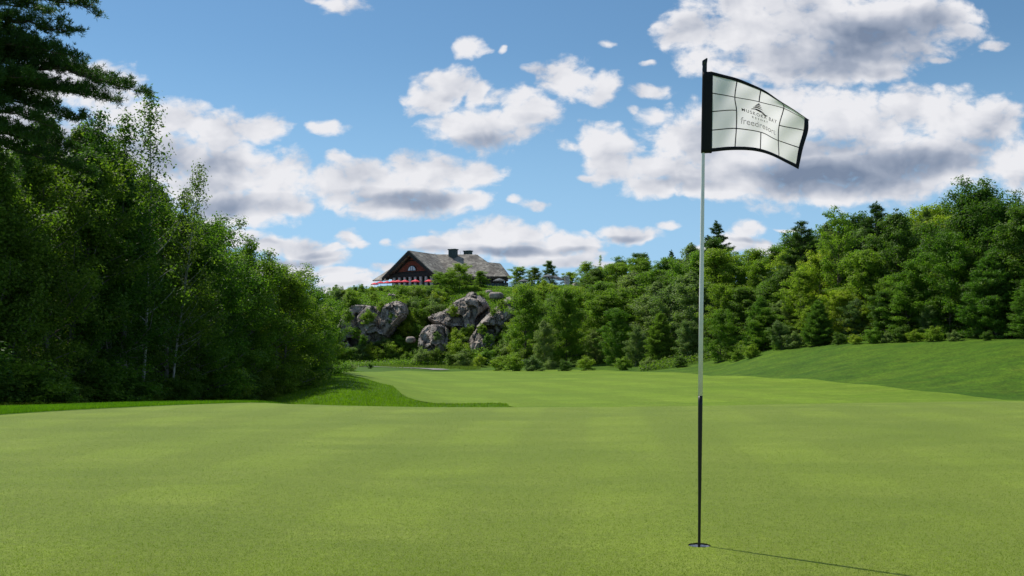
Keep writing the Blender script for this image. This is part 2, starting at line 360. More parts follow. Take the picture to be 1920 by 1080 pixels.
def sheet(name, poly, step, lift, mat, hole=None, ystep=None):
    poly = resample(poly, step)
    xs = [p[0] for p in poly]; yy = [p[1] for p in poly]
    X, Y = np.meshgrid(np.arange(min(xs), max(xs), step), np.arange(min(yy), max(yy), ystep or step))
    X = X.ravel()+.001; Y = Y.ravel()+.0013
    k = inside(poly, X, Y)
    P = np.array(poly)
    pts = np.stack([X[k], Y[k]], 1)
    dm = np.min(np.hypot(pts[:, None, 0]-P[None, :, 0], pts[:, None, 1]-P[None, :, 1]), 1) if len(pts)*len(P) < 4e7 else np.full(len(pts), 9)
    pts = pts[dm > step*.35]
    verts = [Vector(p) for p in poly]; edges = [(i, (i+1) % len(poly)) for i in range(len(poly))]
    nh = 0
    if hole:
        hp = [(hole[0]+hole[2]*math.cos(a)*(1+.025*math.sin(7*a)), hole[1]+hole[2]*math.sin(a)*(1+.02*math.sin(9*a+1))) for a in np.linspace(0, 2*math.pi, 49)[:-1]]
        base = len(verts); verts += [Vector(p) for p in hp]; nh = len(hp)
        edges += [(base+i, base+(i+1) % nh) for i in range(nh)]
        pts = pts[np.hypot(pts[:, 0]-hole[0], pts[:, 1]-hole[1]) > hole[2]*1.6]
        for rr in (1.6, 2.6, 4.2):
            for a in np.linspace(0, 2*math.pi, 25)[:-1]: verts.append(Vector((hole[0]+rr*hole[2]*math.cos(a), hole[1]+rr*hole[2]*math.sin(a))))
    verts += [Vector(p) for p in pts]
    vo, eo, fo, *_ = delaunay_2d_cdt(verts, edges, [], 0, 1e-5)
    vx = np.array([v.x for v in vo]); vy = np.array([v.y for v in vo])
    fa = np.array([f for f in fo if len(f) == 3])
    cx, cy = vx[fa].mean(1), vy[fa].mean(1)
    keep = inside(poly, cx, cy)
    if hole: keep &= np.hypot(cx-hole[0], cy-hole[1]) > hole[2]*.96
    fa = fa[keep]
    zz = terrain(vx, vy)+lift
    a, b, c = (np.stack([vx[fa[:, i]], vy[fa[:, i]]], 1) for i in range(3))
    flip = (b[:, 0]-a[:, 0])*(c[:, 1]-a[:, 1])-(b[:, 1]-a[:, 1])*(c[:, 0]-a[:, 0]) < 0
    fa[flip] = fa[flip][:, ::-1]
    o = link_mesh(name, np_mesh(name, np.stack([vx, vy, zz], 1), fa, True), mat); tag(o, kind='structure')
    return o
build_ground()
# putting green: edge on the left follows the collar, the far edge is the brow
def edge_pt(px, D): return (px2u(px)*D, D)
green_poly = [(-9, -6), (-9.5, 8), edge_pt(-420, 11.0), edge_pt(-160, 13.2), edge_pt(0, 14.4), edge_pt(200, 16.0), edge_pt(380, 17.2), edge_pt(520, 18.3), edge_pt(700, 19.5), edge_pt(960, 20), edge_pt(1300, 20.2),
              edge_pt(1600, 20.3), edge_pt(1920, 20.3), edge_pt(2200, 19), (15, 10), (12, -6)]
sheet('putting_green', chaikin(green_poly, 2), .45, 0.0, M_green, hole=(HOLE.x, HOLE.y, .054))
# fairway with its mown outline
fp = [(1010, 768), (956, 764), (950, 757), (880, 757), (790, 754), (757, 744), (737, 724), (715, 720), (690, 712), (655, 704), (632, 698), (700, 697), (820, 696), (960, 695), (1080, 693.5), (1150, 695), (1240, 698), (1300, 700), (1345, 706), (1460, 710), (1560, 716), (1680, 728), (1800, 741), (1925, 751)]
fair_poly = []
for (a, b) in fp:
    g = ground_at(a, b, 34, 170); fair_poly.append((g.x, g.y))
fair_poly += [edge_pt(2060, 45), edge_pt(2000, 33), edge_pt(1500, 30), edge_pt(1150, 30), edge_pt(1010, 36)]
sheet('fairway', chaikin(fair_poly, 1), 1.2, 0.02, M_fair)
# ------------------------------------------------------------------ foliage and bark materials
def leaf_mat(name, c1, c2, trans=.40, tcol=None, rough=.55, spec=.2, hue=.02):
    m, nt, p = new_mat(name)
    g = nd(nt, 'ShaderNodeNewGeometry'); oi = nd(nt, 'ShaderNodeObjectInfo')
    isl = g.outputs['Random Per Island']
    a = mixc(nt, isl, (*c1, 1), (*c2, 1))
    # tree-to-tree and patch-to-patch variation of the foliage itself
    n = noise_n(nt, g.outputs['Position'], .9, 2, .5).outputs[0]
    h = nd(nt, 'ShaderNodeHueSaturation'); lk(nt, a, h.inputs['Color'])
    lk(nt, mth(nt, 'ADD', mth(nt, 'MULTIPLY_ADD', oi.outputs['Random'], hue*2, .5-hue), mth(nt, 'MULTIPLY_ADD', n, -.03, .015)), h.inputs['Hue'])
    lk(nt, mth(nt, 'MULTIPLY', mth(nt, 'MULTIPLY_ADD', oi.outputs['Random'], -.35, 1.15), mth(nt, 'MULTIPLY_ADD', n, .7, .68)), h.inputs['Value'])
    lk(nt, h.outputs[0], p.inputs['Base Color']); p.inputs['Roughness'].default_value = rough; p.inputs['Specular IOR Level'].default_value = spec
    t = nd(nt, 'ShaderNodeBsdfTranslucent')
    tc = mixc(nt, 1.0, h.outputs[0], tcol or (1.10, 1.40, .50, 1), 'MULTIPLY'); lk(nt, tc, t.inputs['Color'])
    mx = nd(nt, 'ShaderNodeMixShader'); mx.inputs[0].default_value = trans
    lk(nt, p.outputs[0], mx.inputs[1]); lk(nt, t.outputs[0], mx.inputs[2])
    lk(nt, mx.outputs[0], nt.nodes['Material Output'].inputs[0])
    return m
L_aspen = leaf_mat('aspen_leaf', (.045, .096, .010), (.155, .235, .030), .50)
L_fresh = leaf_mat('fresh_leaf', (.080, .150, .012), (.210, .310, .036), .50)
L_maple = leaf_mat('maple_leaf', (.110, .200, .016), (.250, .350, .036), .48)
L_dark = leaf_mat('dark_leaf', (.070, .132, .016), (.170, .245, .030), .46)
L_grey = leaf_mat('greygreen_leaf', (.130, .195, .050), (.270, .340, .110), .42)
L_light = leaf_mat('yellowgreen_leaf', (.175, .250, .016), (.320, .400, .045), .50)
L_pine = leaf_mat('pine_needle', (.035, .080, .014), (.085, .140, .028), .30)
L_ypine = leaf_mat('young_pine_needle', (.085, .170, .022), (.170, .260, .042), .42)
def bark_mat(name, c1, c2, sc_=4):
    m, nt, p = new_mat(name)
    g = nd(nt, 'ShaderNodeTexCoord')
    n = noise_n(nt, vmth(nt, 'MULTIPLY', g.outputs['Object'], (3, 3, 1)), sc_, 5, .6).outputs[0]
    lk(nt, mixc(nt, mrange(nt, n, .35, .65), (*c1, 1), (*c2, 1)), p.inputs['Base Color']); p.inputs['Roughness'].default_value = .9
    b = nd(nt, 'ShaderNodeBump'); b.inputs['Strength'].default_value = .6; b.inputs['Distance'].default_value = .02; lk(nt, n, b.inputs['Height']); lk(nt, b.outputs[0], p.inputs['Normal'])
    return m
B_brown = bark_mat('brown_bark', (.055, .042, .032), (.13, .105, .08))
B_pale = bark_mat('pale_bark', (.16, .15, .13), (.42, .41, .37))
B_grey = bark_mat('grey_bark', (.09, .08, .07), (.22, .20, .18))

# ------------------------------------------------------------------ tree builder
def tube_np(paths, sides=6):
    """paths: list of (points (n,3), radii (n,)); one mesh of tapering tubes"""
    VV, FF, base = [], [], 0
    for P, r in paths:
        P = np.asarray(P, float); r = np.asarray(r, float); n = len(P); k = sides if r[0] > .03 else 4
        T = np.gradient(P, axis=0); T /= np.linalg.norm(T, axis=1)[:, None]+1e-9
        ref = np.array([0, 0, 1.]) if abs(T[:, 2]).mean() < .8 else np.array([1., 0, 0])
        A = np.cross(T, ref); A /= np.linalg.norm(A, axis=1)[:, None]+1e-9; B = np.cross(T, A)
        th = np.arange(k)*2*np.pi/k
        ring = P[:, None]+r[:, None, None]*(np.cos(th)[None, :, None]*A[:, None]+np.sin(th)[None, :, None]*B[:, None])
        VV.append(ring.reshape(-1, 3))
        i = (np.arange(n-1)[:, None]*k+np.arange(k)[None]); j = (np.arange(n-1)[:, None]*k+(np.arange(k)[None]+1) % k)
        FF.append(np.stack([i, j, j+k, i+k], -1).reshape(-1, 4)+base); base += n*k
    return np.concatenate(VV), np.concatenate(FF)
def leaves_np(rg, C, size, up=.5, outward=None, aspect=.55, jit=.35, fold=.25):
    """rhombic leaf faces at centres C"""
    n = len(C); s = size*(1+jit*(rg.random(n)*2-1))
    nr = rg.normal(size=(n, 3))*.55; nr[:, 2] += up*1.25
    if outward is not None: nr += outward*1.0
    nr /= np.linalg.norm(nr, axis=1)[:, None]+1e-9
    t = rg.normal(size=(n, 3)); a = np.cross(nr, t); a /= np.linalg.norm(a, axis=1)[:, None]+1e-9; b = np.cross(nr, a)
    s = s[:, None]; f = nr*s*fold*.5
    V_ = np.stack([C-a*s*.5+f, C-b*s*aspect*.5, C+a*s*.5+f, C+b*s*aspect*.5], 1).reshape(-1, 3)
    return V_, np.arange(4*n).reshape(-1, 4)
def spikes_np(rg, C, D_, length, width, n_per, spread=.9):
    """needle tufts: n_per narrow blades out of each centre"""
    n = len(C); C = np.repeat(C, n_per, 0); D_ = np.repeat(D_, n_per, 0)
    d = D_*(1-spread*.5)+rg.normal(size=C.shape)*spread*.6; d /= np.linalg.norm(d, axis=1)[:, None]+1e-9
    L = length*(.6+.7*rg.random(len(C)))[:, None]
    w = np.cross(d, rg.normal(size=C.shape)); w /= np.linalg.norm(w, axis=1)[:, None]+1e-9; w *= width*.5
    V_ = np.stack([C-w*.4, C+d*L*.45-w, C+d*L, C+d*L*.45+w], 1).reshape(-1, 3)
    return V_, np.arange(4*len(C)).reshape(-1, 4)
def path(rg, p, d, L, n, curl, wob):
    """points of a limb that starts at p towards d and bends by curl"""
    P = [np.array(p, float)]; d = np.array(d, float)
    for i in range(n):
        d = d+np.array(curl)/n+rg.normal(size=3)*wob/n; d /= np.linalg.norm(d)
        P.append(P[-1]+d*L/n)
    return np.array(P)
def along(P, t):
    k = t*(len(P)-1); i = min(int(k), len(P)-2); return P[i]+(P[i+1]-P[i])*(k-i), (P[i+1]-P[i])/np.linalg.norm(P[i+1]-P[i])

def broadleaf(seed, H=10, Rr=3, base=.18, shape='round', nb=46, nleaf=24000, leaf=.12, elev=(15, 65), clump=.42, ncl=9, up=.6, lean=0.03, trunk_r=None, stems=1, gap=0., droop=0., top=.93, sq=.62):
    """one deciduous tree of height H; returns (bark V,F), (leaf V,F)"""
    rg = np.random.default_rng(seed); tubes = []; cl = []
    shp = {'round': lambda h: (max(0., 1-abs((h-.45)/.60)**2.2))**.6, 'cone': lambda h: (1-h)**.75*min(1, .55+h*2.2)+.05,
           'column': lambda h: (.55+.45*math.sin(math.pi*min(1, h*1.05)))*(1-h**4)+.05, 'vase': lambda h: (.35+.75*h)*(1-h**5)**.5+.08,
           'spire': lambda h: (1-h)**1.1*.9+.10}[shape]
    tr = trunk_r or H*.013
    for s in range(stems):
        off = rg.normal(size=2)*(.25 if stems > 1 else 0)*Rr*.5
        Hs = H*(1 if s == 0 else rg.uniform(.72, .95))
        tf = top
        T = path(rg, (off[0], off[1], 0), (rg.normal()*lean+off[0]*.06, rg.normal()*lean+off[1]*.06, 1), Hs*tf, 10, (0, 0, 0), .22)
        T[:, 2] *= Hs*tf/T[-1, 2]
        tubes.append((T, tr*(1-.93*np.linspace(0, 1, 11)**.9)))
        n = nb//stems
        for i in range(n):
            t = base+(1-base)*((i+rg.random())/n)**.9*.985
            h = (t-base)/(1-base); p, td = along(T, t)
            az = i*2.39996+rg.normal()*.4; e = R(elev[0]+(elev[1]-elev[0])*h**1.2+rg.normal()*8)
            L = Rr*shp(h)*rg.uniform(.62, 1.18)*(rg.uniform(.4, .8) if rg.random() < .2 else 1)
            d = (math.cos(az)*math.cos(e), math.sin(az)*math.cos(e), math.sin(e))
            B = path(rg, p, d, L, 5, (0, 0, .25-droop), .5)
            r0 = tr*.42*(1-t*.75)
            tubes.append((B, r0*np.linspace(1, .25, 6)))
            ns = max(3, int(ncl*(.45+.75*L/Rr)))
            for k in range(ns):
                tt = .22+.78*(k+rg.random())/ns; q, qd = along(B, min(tt, .999))
                sd_ = np.array(qd)*.7+rg.normal(size=3)*.6; sd_[2] += .15; sd_ /= np.linalg.norm(sd_)
                l2 = L*rg.uniform(.14, .34)*(1.25-tt*.6)
                S = path(rg, q, sd_, l2, 3, (0, 0, .2-droop), .6)
                if l2 > .5: tubes.append((S, r0*.3*np.linspace(1, .3, 4)))
                cl.append((S[-1], rg.uniform(.7, 1.3))); 
                if rg.random() < .6: cl.append((S[1], rg.uniform(.5, 1.0)))
        cl.append((T[-1], .5)); cl.append((T[-1]+[0, 0, H*(1-tf)*.6], .35))
    C = np.array([c[0] for c in cl]); W = np.array([c[1] for c in cl])
    if gap > 0:
        k = rg.random(len(C)) > gap; C, W = C[k], W[k]
    cnt = rg.multinomial(nleaf, W/W.sum()); idx = np.repeat(np.arange(len(C)), cnt)
    g = rg.normal(size=(nleaf, 3)); g /= np.linalg.norm(g, axis=1)[:, None]; g *= rg.random(nleaf)[:, None]**.45
    out = g.copy(); rc = clump*W[idx][:, None]
    g[:, 2] *= sq
    P = C[idx]+g*rc
    P[:, 2] = np.maximum(P[:, 2], .05)
    return tube_np(tubes), leaves_np(rg, P, leaf, up, out)

def conifer(seed, H=14, Rr=3.5, base=.25, whorl=.55, nper=5, tufts=3200, tl=.32, tw=.05, elev0=25, elev1=-5, upc=.5, irregular=.35, npt=9, shape=1.0, flat=.45, tr=None):
    """pine with whorls of spreading limbs carrying tufts of needles"""
    rg = np.random.default_rng(seed); tubes = []; C = []; Dn = []
    T = path(rg, (0, 0, 0), (rg.normal()*.015, rg.normal()*.015, 1), H*.985, 10, (0, 0, 0), .06); T[:, 2] *= H*.985/T[-1, 2]
    r = tr or H*.014
    tubes.append((T, r*(1-.93*np.linspace(0, 1, 11))))
    z = base*H; segs = []
    while z < H*.985:
        h = (z/H-base)/(1-base); p, _ = along(T, z/(H*.985) if z < H*.984 else .999)
        a0 = rg.random()*6.28
        for k in range(nper):
            if rg.random() < irregular*.35: continue
            az = a0+k*6.283/nper+rg.normal()*.25
            prof = (1-h)**(.75*shape)*(.75+.5*min(h*3, .5)) + .03
            L = Rr*prof*rg.uniform(1-irregular, 1+irregular*.6)
            e = R(elev1+(elev0-elev1)*h+rg.normal()*6)
            B = path(rg, p+rg.normal(size=3)*[0, 0, .06*H/14], (math.cos(az)*math.cos(e), math.sin(az)*math.cos(e), math.sin(e)), L, 6, (0, 0, upc*.6), .22)
            tubes.append((B, r*.32*(1-h*.7)*np.linspace(1, .2, 7)))
            ns = max(2, int(L/.28))
            for q in range(ns):
                tt = .18+.82*(q+rg.random())/ns; s0, sd_ = along(B, min(tt, .999))
                side = np.cross(sd_, [0, 0, 1])*(1 if q % 2 else -1); dd = sd_*.75+side*.8+rg.normal(size=3)*.18; dd[2] += .12; dd /= np.linalg.norm(dd)
                l2 = (L*.36*(1.15-tt)+.16)*rg.uniform(.6, 1.1)
                segs.append((s0, dd, l2))
        z += whorl*H/14*rg.uniform(.7, 1.25)*(1.15-.45*h)
    tot = sum(s[2] for s in segs)
    for s0, dd, l2 in segs:
        n = max(1, int(round(tufts*l2/tot)))
        t = rg.random((n, 1)); C.append(s0+dd*l2*t+rg.normal(size=(n, 3))*[.07, .07, .05*flat]); Dn.append(np.repeat(dd[None]*.5+np.array([[0, 0, .55]]), n, 0))
        if l2 > .5: tubes.append((np.array([s0, s0+dd*l2*.5, s0+dd*l2]), np.array([.012, .008, .004])*H/14))
    C.append(T[-1:]+rg.normal(size=(14, 3))*[.06, .06, .3]); Dn.append(np.tile([[0, 0, 1.]], (14, 1)))
    C = np.concatenate(C); Dn = np.concatenate(Dn)
    return tube_np(tubes), spikes_np(rg, C, Dn, tl, tw, npt)

PROTO = {}
def proto(key, gen, leafm, barkm, H, crown='crown', trunk='trunk'):
    (bv, bf), (lv, lf) = gen; H = float(np.percentile(lv[:, 2], 99.8))
    PROTO[key] = (np_mesh(key+'_wood', bv, bf, True), np_mesh(key+'_foliage', lv, lf), H, crown, trunk)
    PROTO[key][0].materials.append(barkm); PROTO[key][1].materials.append(leafm)
TREES = []
def place_tree(key, loc, H, wid=1.0, name=None, label=None, cat='tree', group=None, rz=None, rg=random, tilt=0.0):
    wood, fol, H0, cn, tn = PROTO[key]
    s = H/H0
    o = empty(name or 'tree', loc, rz if rz is not None else rg.random()*6.283, label=label, cat=cat, group=group)
    o.scale = (s*wid, s*wid, s)
    if tilt: o.rotation_euler[0] = tilt
    link_mesh(tn, wood, parent=o); link_mesh(cn, fol, parent=o)
    return o
rnd = random.Random(11)
# aspens and birches of the left wood
for i in range(4):
    proto('aspen%d' % i, broadleaf(100+i, 10, 2.2+.25*i, .08, ('cone', 'column', 'cone', 'round')[i], 64, 30000, .12, (25, 66), .42, 6, .45, stems=1 + (i % 2), sq=.9, top=.95), L_aspen, B_grey, 10)
for i in range(2):
    proto('freshaspen%d' % i, broadleaf(120+i, 9, 2.7, .04, 'round', 56, 30000, .13, (5, 64), .5, 6, .6, stems=2, sq=.75, top=.9), L_fresh, B_grey, 9)
proto('thin_aspen0', broadleaf(140, 12, 2.6, .18, 'spire', 50, 4200, .12, (30, 62), .50, 5, .4, gap=.25, trunk_r=.075, top=.98, sq=1.0), L_aspen, B_pale, 12)
proto('thin_aspen1', broadleaf(141, 12, 2.7, .12, 'spire', 60, 8000, .12, (30, 62), .50, 6, .4, gap=.2, trunk_r=.08, top=.98, sq=1.0), L_aspen, B_pale, 12)
proto('bush_aspen', broadleaf(150, 7, 2.4, .02, 'round', 50, 26000, .12, (5, 65), .45, 6, .5), L_fresh, B_grey, 7)
# broadleaved trees of the right wood and the hill
for i in range(3):
    proto('maple%d' % i, broadleaf(200+i, 12, 3.9+.3*i, .06, 'round', 52, 22000, .25, (0, 62), .85, 4, .75, top=.90, sq=.55), L_maple, B_brown, 12)
    proto('dark%d' % i, broadleaf(210+i, 12, 3.6, .06, ('round', 'round', 'column')[i], 54, 22000, .24, (0, 60), .78, 4, .75, top=.91, sq=.55), L_dark, B_brown, 12)
for i in range(2):
    proto('grey%d' % i, broadleaf(220+i, 10, 2.9, .03, ('column', 'round')[i], 56, 20000, .20, (10, 65), .58, 5, .6, top=.92, sq=.7), L_grey, B_grey, 10)
    proto('light%d' % i, broadleaf(230+i, 11, 3.4, .06, ('round', 'round')[i], 56, 19000, .22, (5, 62), .62, 5, .6, gap=.1, top=.92, sq=.7), L_light, B_grey, 11)
    proto('bigmaple%d' % i, broadleaf(240+i, 14, 5.4, .04, ('round', 'round')[i], 90, 48000, .24, (-5, 62), .85, 6, .8, top=.92, sq=.55), L_maple, B_brown, 14)
proto('bigdark', broadleaf(245, 14, 5.6, .04, 'round', 100, 56000, .24, (-5, 64), .85, 6, .8, top=.92, sq=.6), L_dark, B_brown, 14)
proto('airy', broadleaf(250, 13, 4.3, .25, 'vase', 40, 9500, .20, (30, 66), .5, 6, .5, gap=.22, top=.92), L_light, B_brown, 13)
proto('sapling', broadleaf(251, 6, 1.0, .3, 'spire', 18, 420, .16, (40, 70), .25, 3, .4, gap=.3, top=.98), L_light, B_pale, 6)
proto('hilltree', broadleaf(252, 8, 3.9, .22, 'round', 44, 15000, .21, (0, 58), .60, 6, .6, gap=.12, top=.9, sq=.6), L_maple, B_brown, 8)
# conifers
for i in range(3):
    proto('pine%d' % i, conifer(300+i, 15, 3.6, .18, .75, 5, 5200, .34, .055, 35, -4, .35, .45), L_pine, B_brown, 15)
    proto('youngpine%d' % i, conifer(310+i, 10, 3.2, .03, .42, 6, 7500, .34, .05, 42, 5, .5, .25, npt=9, shape=.85), L_ypine, B_brown, 10)
# shrubs
for i in range(4):
    proto('shrub%d' % i, broadleaf(400+i, 3, 1.8, .02, 'round', 30, 6500, .18, (0, 66), .46, 4, .7, stems=3, trunk_r=.035, top=.85, sq=.65), (L_maple, L_light, L_dark, L_grey)[i], B_grey, 3, 'foliage', 'stem')
# ------------------------------------------------------------------ rock outcrops
def rock_mat():
    m, nt, p = new_mat('granite')
    g = nd(nt, 'ShaderNodeNewGeometry'); pos = g.outputs['Position']
    n1 = noise_n(nt, pos, .55, 6, .65).outputs[0]
    n2 = noise_n(nt, vmth(nt, 'MULTIPLY', pos, (1, 1, .22)), 1.4, 5, .7).outputs[0]
    n3 = noise_n(nt, pos, 5.0, 5, .7).outputs[0]
    a = mixc(nt, mrange(nt, n1, .35, .62), (.130, .106, .090, 1), (.370, .315, .265, 1))
    a = mixc(nt, mth(nt, 'MULTIPLY', mrange(nt, n2, .50, .66), .8), a, (.42, .38, .34, 1))
    a = mixc(nt, mth(nt, 'MULTIPLY', mrange(nt, n2, .44, .30), .8), a, (.060, .053, .047, 1))
    a = mixc(nt, mth(nt, 'MULTIPLY', mrange(nt, n3, .58, .70), .5), a, (.14, .15, .08, 1))
    v = nd(nt, 'ShaderNodeTexVoronoi'); v.feature = 'DISTANCE_TO_EDGE'; v.inputs['Scale'].default_value = .22
    lk(nt, vmth(nt, 'ADD', vmth(nt, 'MULTIPLY', pos, (1, 1, .6)), vmth(nt, 'MULTIPLY', noise_n(nt, pos, .8, 3, .5).outputs['Color'], (1.2, 1.2, 1.2))), v.inputs['Vector'])
    crack = mrange(nt, v.outputs['Distance'], .0, .03, 0.35, 1.0)
    a = mixc(nt, crack, (.02, .018, .018, 1), a)
    lk(nt, a, p.inputs['Base Color']); p.inputs['Roughness'].default_value = .88; p.inputs['Specular IOR Level'].default_value = .25
    b = nd(nt, 'ShaderNodeBump'); b.inputs['Strength'].default_value = .9; b.inputs['Distance'].default_value = .25
    hh = mth(nt, 'ADD', mth(nt, 'MULTIPLY', n3, .5), mth(nt, 'ADD', n2, mth(nt, 'MULTIPLY', crack, .6)))
    lk(nt, hh, b.inputs['Height']); lk(nt, b.outputs[0], p.inputs['Normal'])
    return m
M_rock = rock_mat()
def rock(px, py, D, wpx, hpx, depth, label, seed, tilt=0, sub=5, group=None):
    c = Vector((px2u(px)*D, D, Z(py, D))); k = D/F
    sx, sz, sy = wpx*k/2, hpx*k/2, depth/2
    bm = bmesh.new(); bmesh.ops.create_icosphere(bm, subdivisions=sub, radius=1)
    off = Vector((seed*7.3, seed*3.1, seed*1.7)); ct, st = math.cos(R(tilt)), math.sin(R(tilt))
    mn = min(sx, sz)
    for v in bm.verts:
        n = v.co.copy()
        q = Vector([math.copysign(abs(t)**.55, t) for t in n])            # blocky
        pw = Vector((q.x*sx, q.y*sy, q.z*sz))
        s = pw*.20+off
        warp_ = mnoise.noise_vector(s*1.5)*.35
        dist, pts_ = mnoise.voronoi(Vector((s.x*1.5, s.y*1.5, s.z*.9))+warp_, distance_metric='DISTANCE')
        cellr = mnoise.cell(pts_[0]*37.7+Vector((.5, .5, .5)))              # each joint block stands in or out as one
        e = min(dist[1]-dist[0], .22)
        e = min(e, .05)
        d = .80*mnoise.fractal(s*.8, 1.0, 2.1, 3) + .42*cellr + 2.2*e - .2 + .07*mnoise.fractal(s*6, .9, 2.1, 4)
        ledge = .10*math.floor((pw.z+mnoise.noise(s*2)*1.6)/2.3 % 2)
        pw += n*(d*mn*.55+ledge*(1-abs(n.z))**1.5)
        x, z = pw.x*ct+pw.z*st, -pw.x*st+pw.z*ct
        v.co = (x, pw.y, z)
    me = bpy.data.meshes.new('rock_outcrop'); bm.to_mesh(me); bm.free()
    for p_ in me.polygons: p_.use_smooth = False
    o = link_mesh('rock_outcrop', me, M_rock, loc=c); tag(o, label, 'rock', group)
    return o
def cliff(outline, D, depth, label, seed, cell=3.6, lean=.30, dark=False):
    """a face of jointed bedrock: outline in bearings, a front of tilted fracture planes, running back into the hill"""
    k = D/F; poly = [((x-960)*k, EYE+(HY-y)*k) for x, y in chaikin(outline, 1)]
    xs = [p[0] for p in poly]; zs = [p[1] for p in poly]; st = .16
    nx, nz = int((max(xs)-min(xs)+1.6)/st), int((max(zs)-min(zs)+1.6)/st)
    X, Zz = np.meshgrid(min(xs)-.8+np.arange(nx)*st, min(zs)-.8+np.arange(nz)*st); X, Zz = X.ravel(), Zz.ravel()
    P = np.array(resample(poly, .3)); dist = np.min(np.hypot(X[:, None]-P[None, :, 0], Zz[:, None]-P[None, :, 1]), 1)
    ins = inside(poly, X, Zz); sd_ = np.where(ins, dist, -dist)
    rg = np.random.default_rng(seed)
    nzv = np.array([[mnoise.noise(Vector((a*.35, b*.35, seed*3.3))), mnoise.noise(Vector((a*.35+9, b*.35, seed*3.3+5)))] for a, b in zip(X, Zz)])
    y = np.zeros(len(X))
    for cs, amp, tilt in ((cell, .95, .42), (cell*.42, .34, .34), (cell*.19, .05, .16)):
        wx = X+nzv[:, 0]*cs*.5; wz = (Zz+nzv[:, 1]*cs*.5)*.62+.35*wx
        n = int(6+(wx.max()-wx.min())*(wz.max()-wz.min())/cs**2)
        S = np.stack([rg.uniform(wx.min(), wx.max(), n), rg.uniform(wz.min(), wz.max(), n)], 1)
        idx = np.zeros(len(X), int); best = np.full(len(X), 1e9)
        for q in range(n):
            dd = (wx-S[q, 0])**2+(wz-S[q, 1])**2; m_ = dd < best; best[m_] = dd[m_]; idx[m_] = q
        off = rg.normal(size=n)*amp; gx_, gz_ = rg.normal(size=n)*tilt, rg.normal(size=n)*tilt+tilt*.35
        y += off[idx]+gx_[idx]*(wx-S[idx, 0])+gz_[idx]*(wz-S[idx, 1])
    y += np.array([mnoise.fractal(Vector((a*.9, b*.5, seed)), .9, 2.1, 4) for a, b in zip(X, Zz)])*.16
    edge_ = np.clip((sd_+.3*nzv[:, 0])/.9, -1, 1)
    y = y*np.clip(edge_*1.5, .45, 1)-1.1*np.sqrt(np.clip(edge_, 0, 1))+(Zz-min(zs))*lean-lean*(max(zs)-min(zs))*.5
    yb = y.copy(); V1 = np.stack([X, D+y, Zz], 1); V2 = np.stack([X, np.full(len(X), D+depth)+0*y, Zz-.4], 1)
    keep = (sd_+.35*nzv[:, 1]) > -.15
    i0 = (np.arange(nz-1)[:, None]*nx+np.arange(nx-1)[None]).ravel(); fc = np.stack([i0, i0+1, i0+1+nx, i0+nx], 1)
    fc = fc[keep[fc].all(1)]
    faces = [tuple(f) for f in fc]; ec = {}
    for f in faces:
        for a in range(4):
            e = (f[a], f[(a+1) % 4]); ec[e] = 1
    N = len(X); side = [(b, a, a+N, b+N) for (a, b) in ec if (b, a) not in ec]
    back = [(f[3]+N, f[2]+N, f[1]+N, f[0]+N) for f in faces]
    c = Vector((sum(xs)/len(xs), D, min(zs))); VV = np.concatenate([V1, V2])-np.array(c)
    me = np_mesh('rock_outcrop', VV, np.array(faces+side+back)); bm = bmesh.new(); bm.from_mesh(me)
    bmesh.ops.delete(bm, geom=[v for v in bm.verts if not v.link_faces], context='VERTS'); bm.to_mesh(me); bm.free()
    o = link_mesh('rock_outcrop', me, M_rock, loc=c); tag(o, label, 'rock', 'granite outcrops of the hill')
cliff([(634,606),(645,580),(665,569),(690,571),(706,575),(725,568),(746,564),(759,572),(761,592),(746,606),(730,626),(714,652),(702,660),(690,656),(668,664),(650,664),(638,656),(632,630)], 183, 18, 'large fractured granite cliff at the left end of the hill', 3)
cliff([(800,596),(815,587),(838,580),(850,565),(870,557),(895,554),(914,564),(920,580),(908,602),(894,616),(882,636),(868,634),(850,618),(832,612),(815,608)], 186, 18, 'dark granite cliff with a deep gully in the middle of the hill', 8)
cliff([(868,668),(880,640),(892,615),(905,600),(918,586),(936,568),(954,555),(970,558),(966,592),(952,606),(937,620),(927,644),(917,670),(890,676)], 180, 16, 'slanting granite ridge that runs down beside the big trees', 14, 2.6, .45)
cliff([(782,644),(790,620),(800,610),(815,606),(834,611),(841,630),(836,654),(822,674),(800,668),(788,656)], 176.5, 13, 'low granite outcrop among bushes at the foot of the hill', 11, 2.4)
cliff([(683,558),(692,552),(706,552),(716,560),(700,566)], 203, 6, 'small grey ledge showing above the left cliff', 21, 1.6)
cliff([(870,560),(876,548),(890,546),(896,556),(888,566)], 203, 6, 'pale knob of rock high on the slope below the clubhouse corner', 23, 1.6)
BARE = [(668,618,66,84,183),(725,592,70,56,183),(866,592,96,62,186),(946,580,48,46,180),(908,630,54,84,180),(812,640,54,56,177)]
ROCKS = [
 (737,556,204,20,12,4,'small dark boulder above the right end of the left cliff',7,10),
 (770,638,179,14,11,3,'small pale boulder left of the low outcrop in the bushes',12,0),
 (930,556,206,26,14,5,'cracked grey boulder below the right end of the terrace',17,0),
 (918,549,212,16,12,4,'small knobbly boulder under the terrace fence',18,0),
 (1112,552,222,46,24,9,'smooth brown rock slab on the crest right of the terrace',19,32),
 (1088,537,226,26,12,5,'low brown rock on the crest beside the stone pillar',20,15),
 (792,549,218,24,12,4,'dark rock pile just below the clubhouse terrace',21,0),
 (650,566,200,16,14,4,'dark boulder in the shrubs at the far left of the hill crest',22,0),
]
for (px, py, D, w, h, dep, lab, seed, tl_) in ROCKS:
    rock(px, py, D, w, h, dep, lab, seed, tl_, 4, 'granite outcrops of the hill')

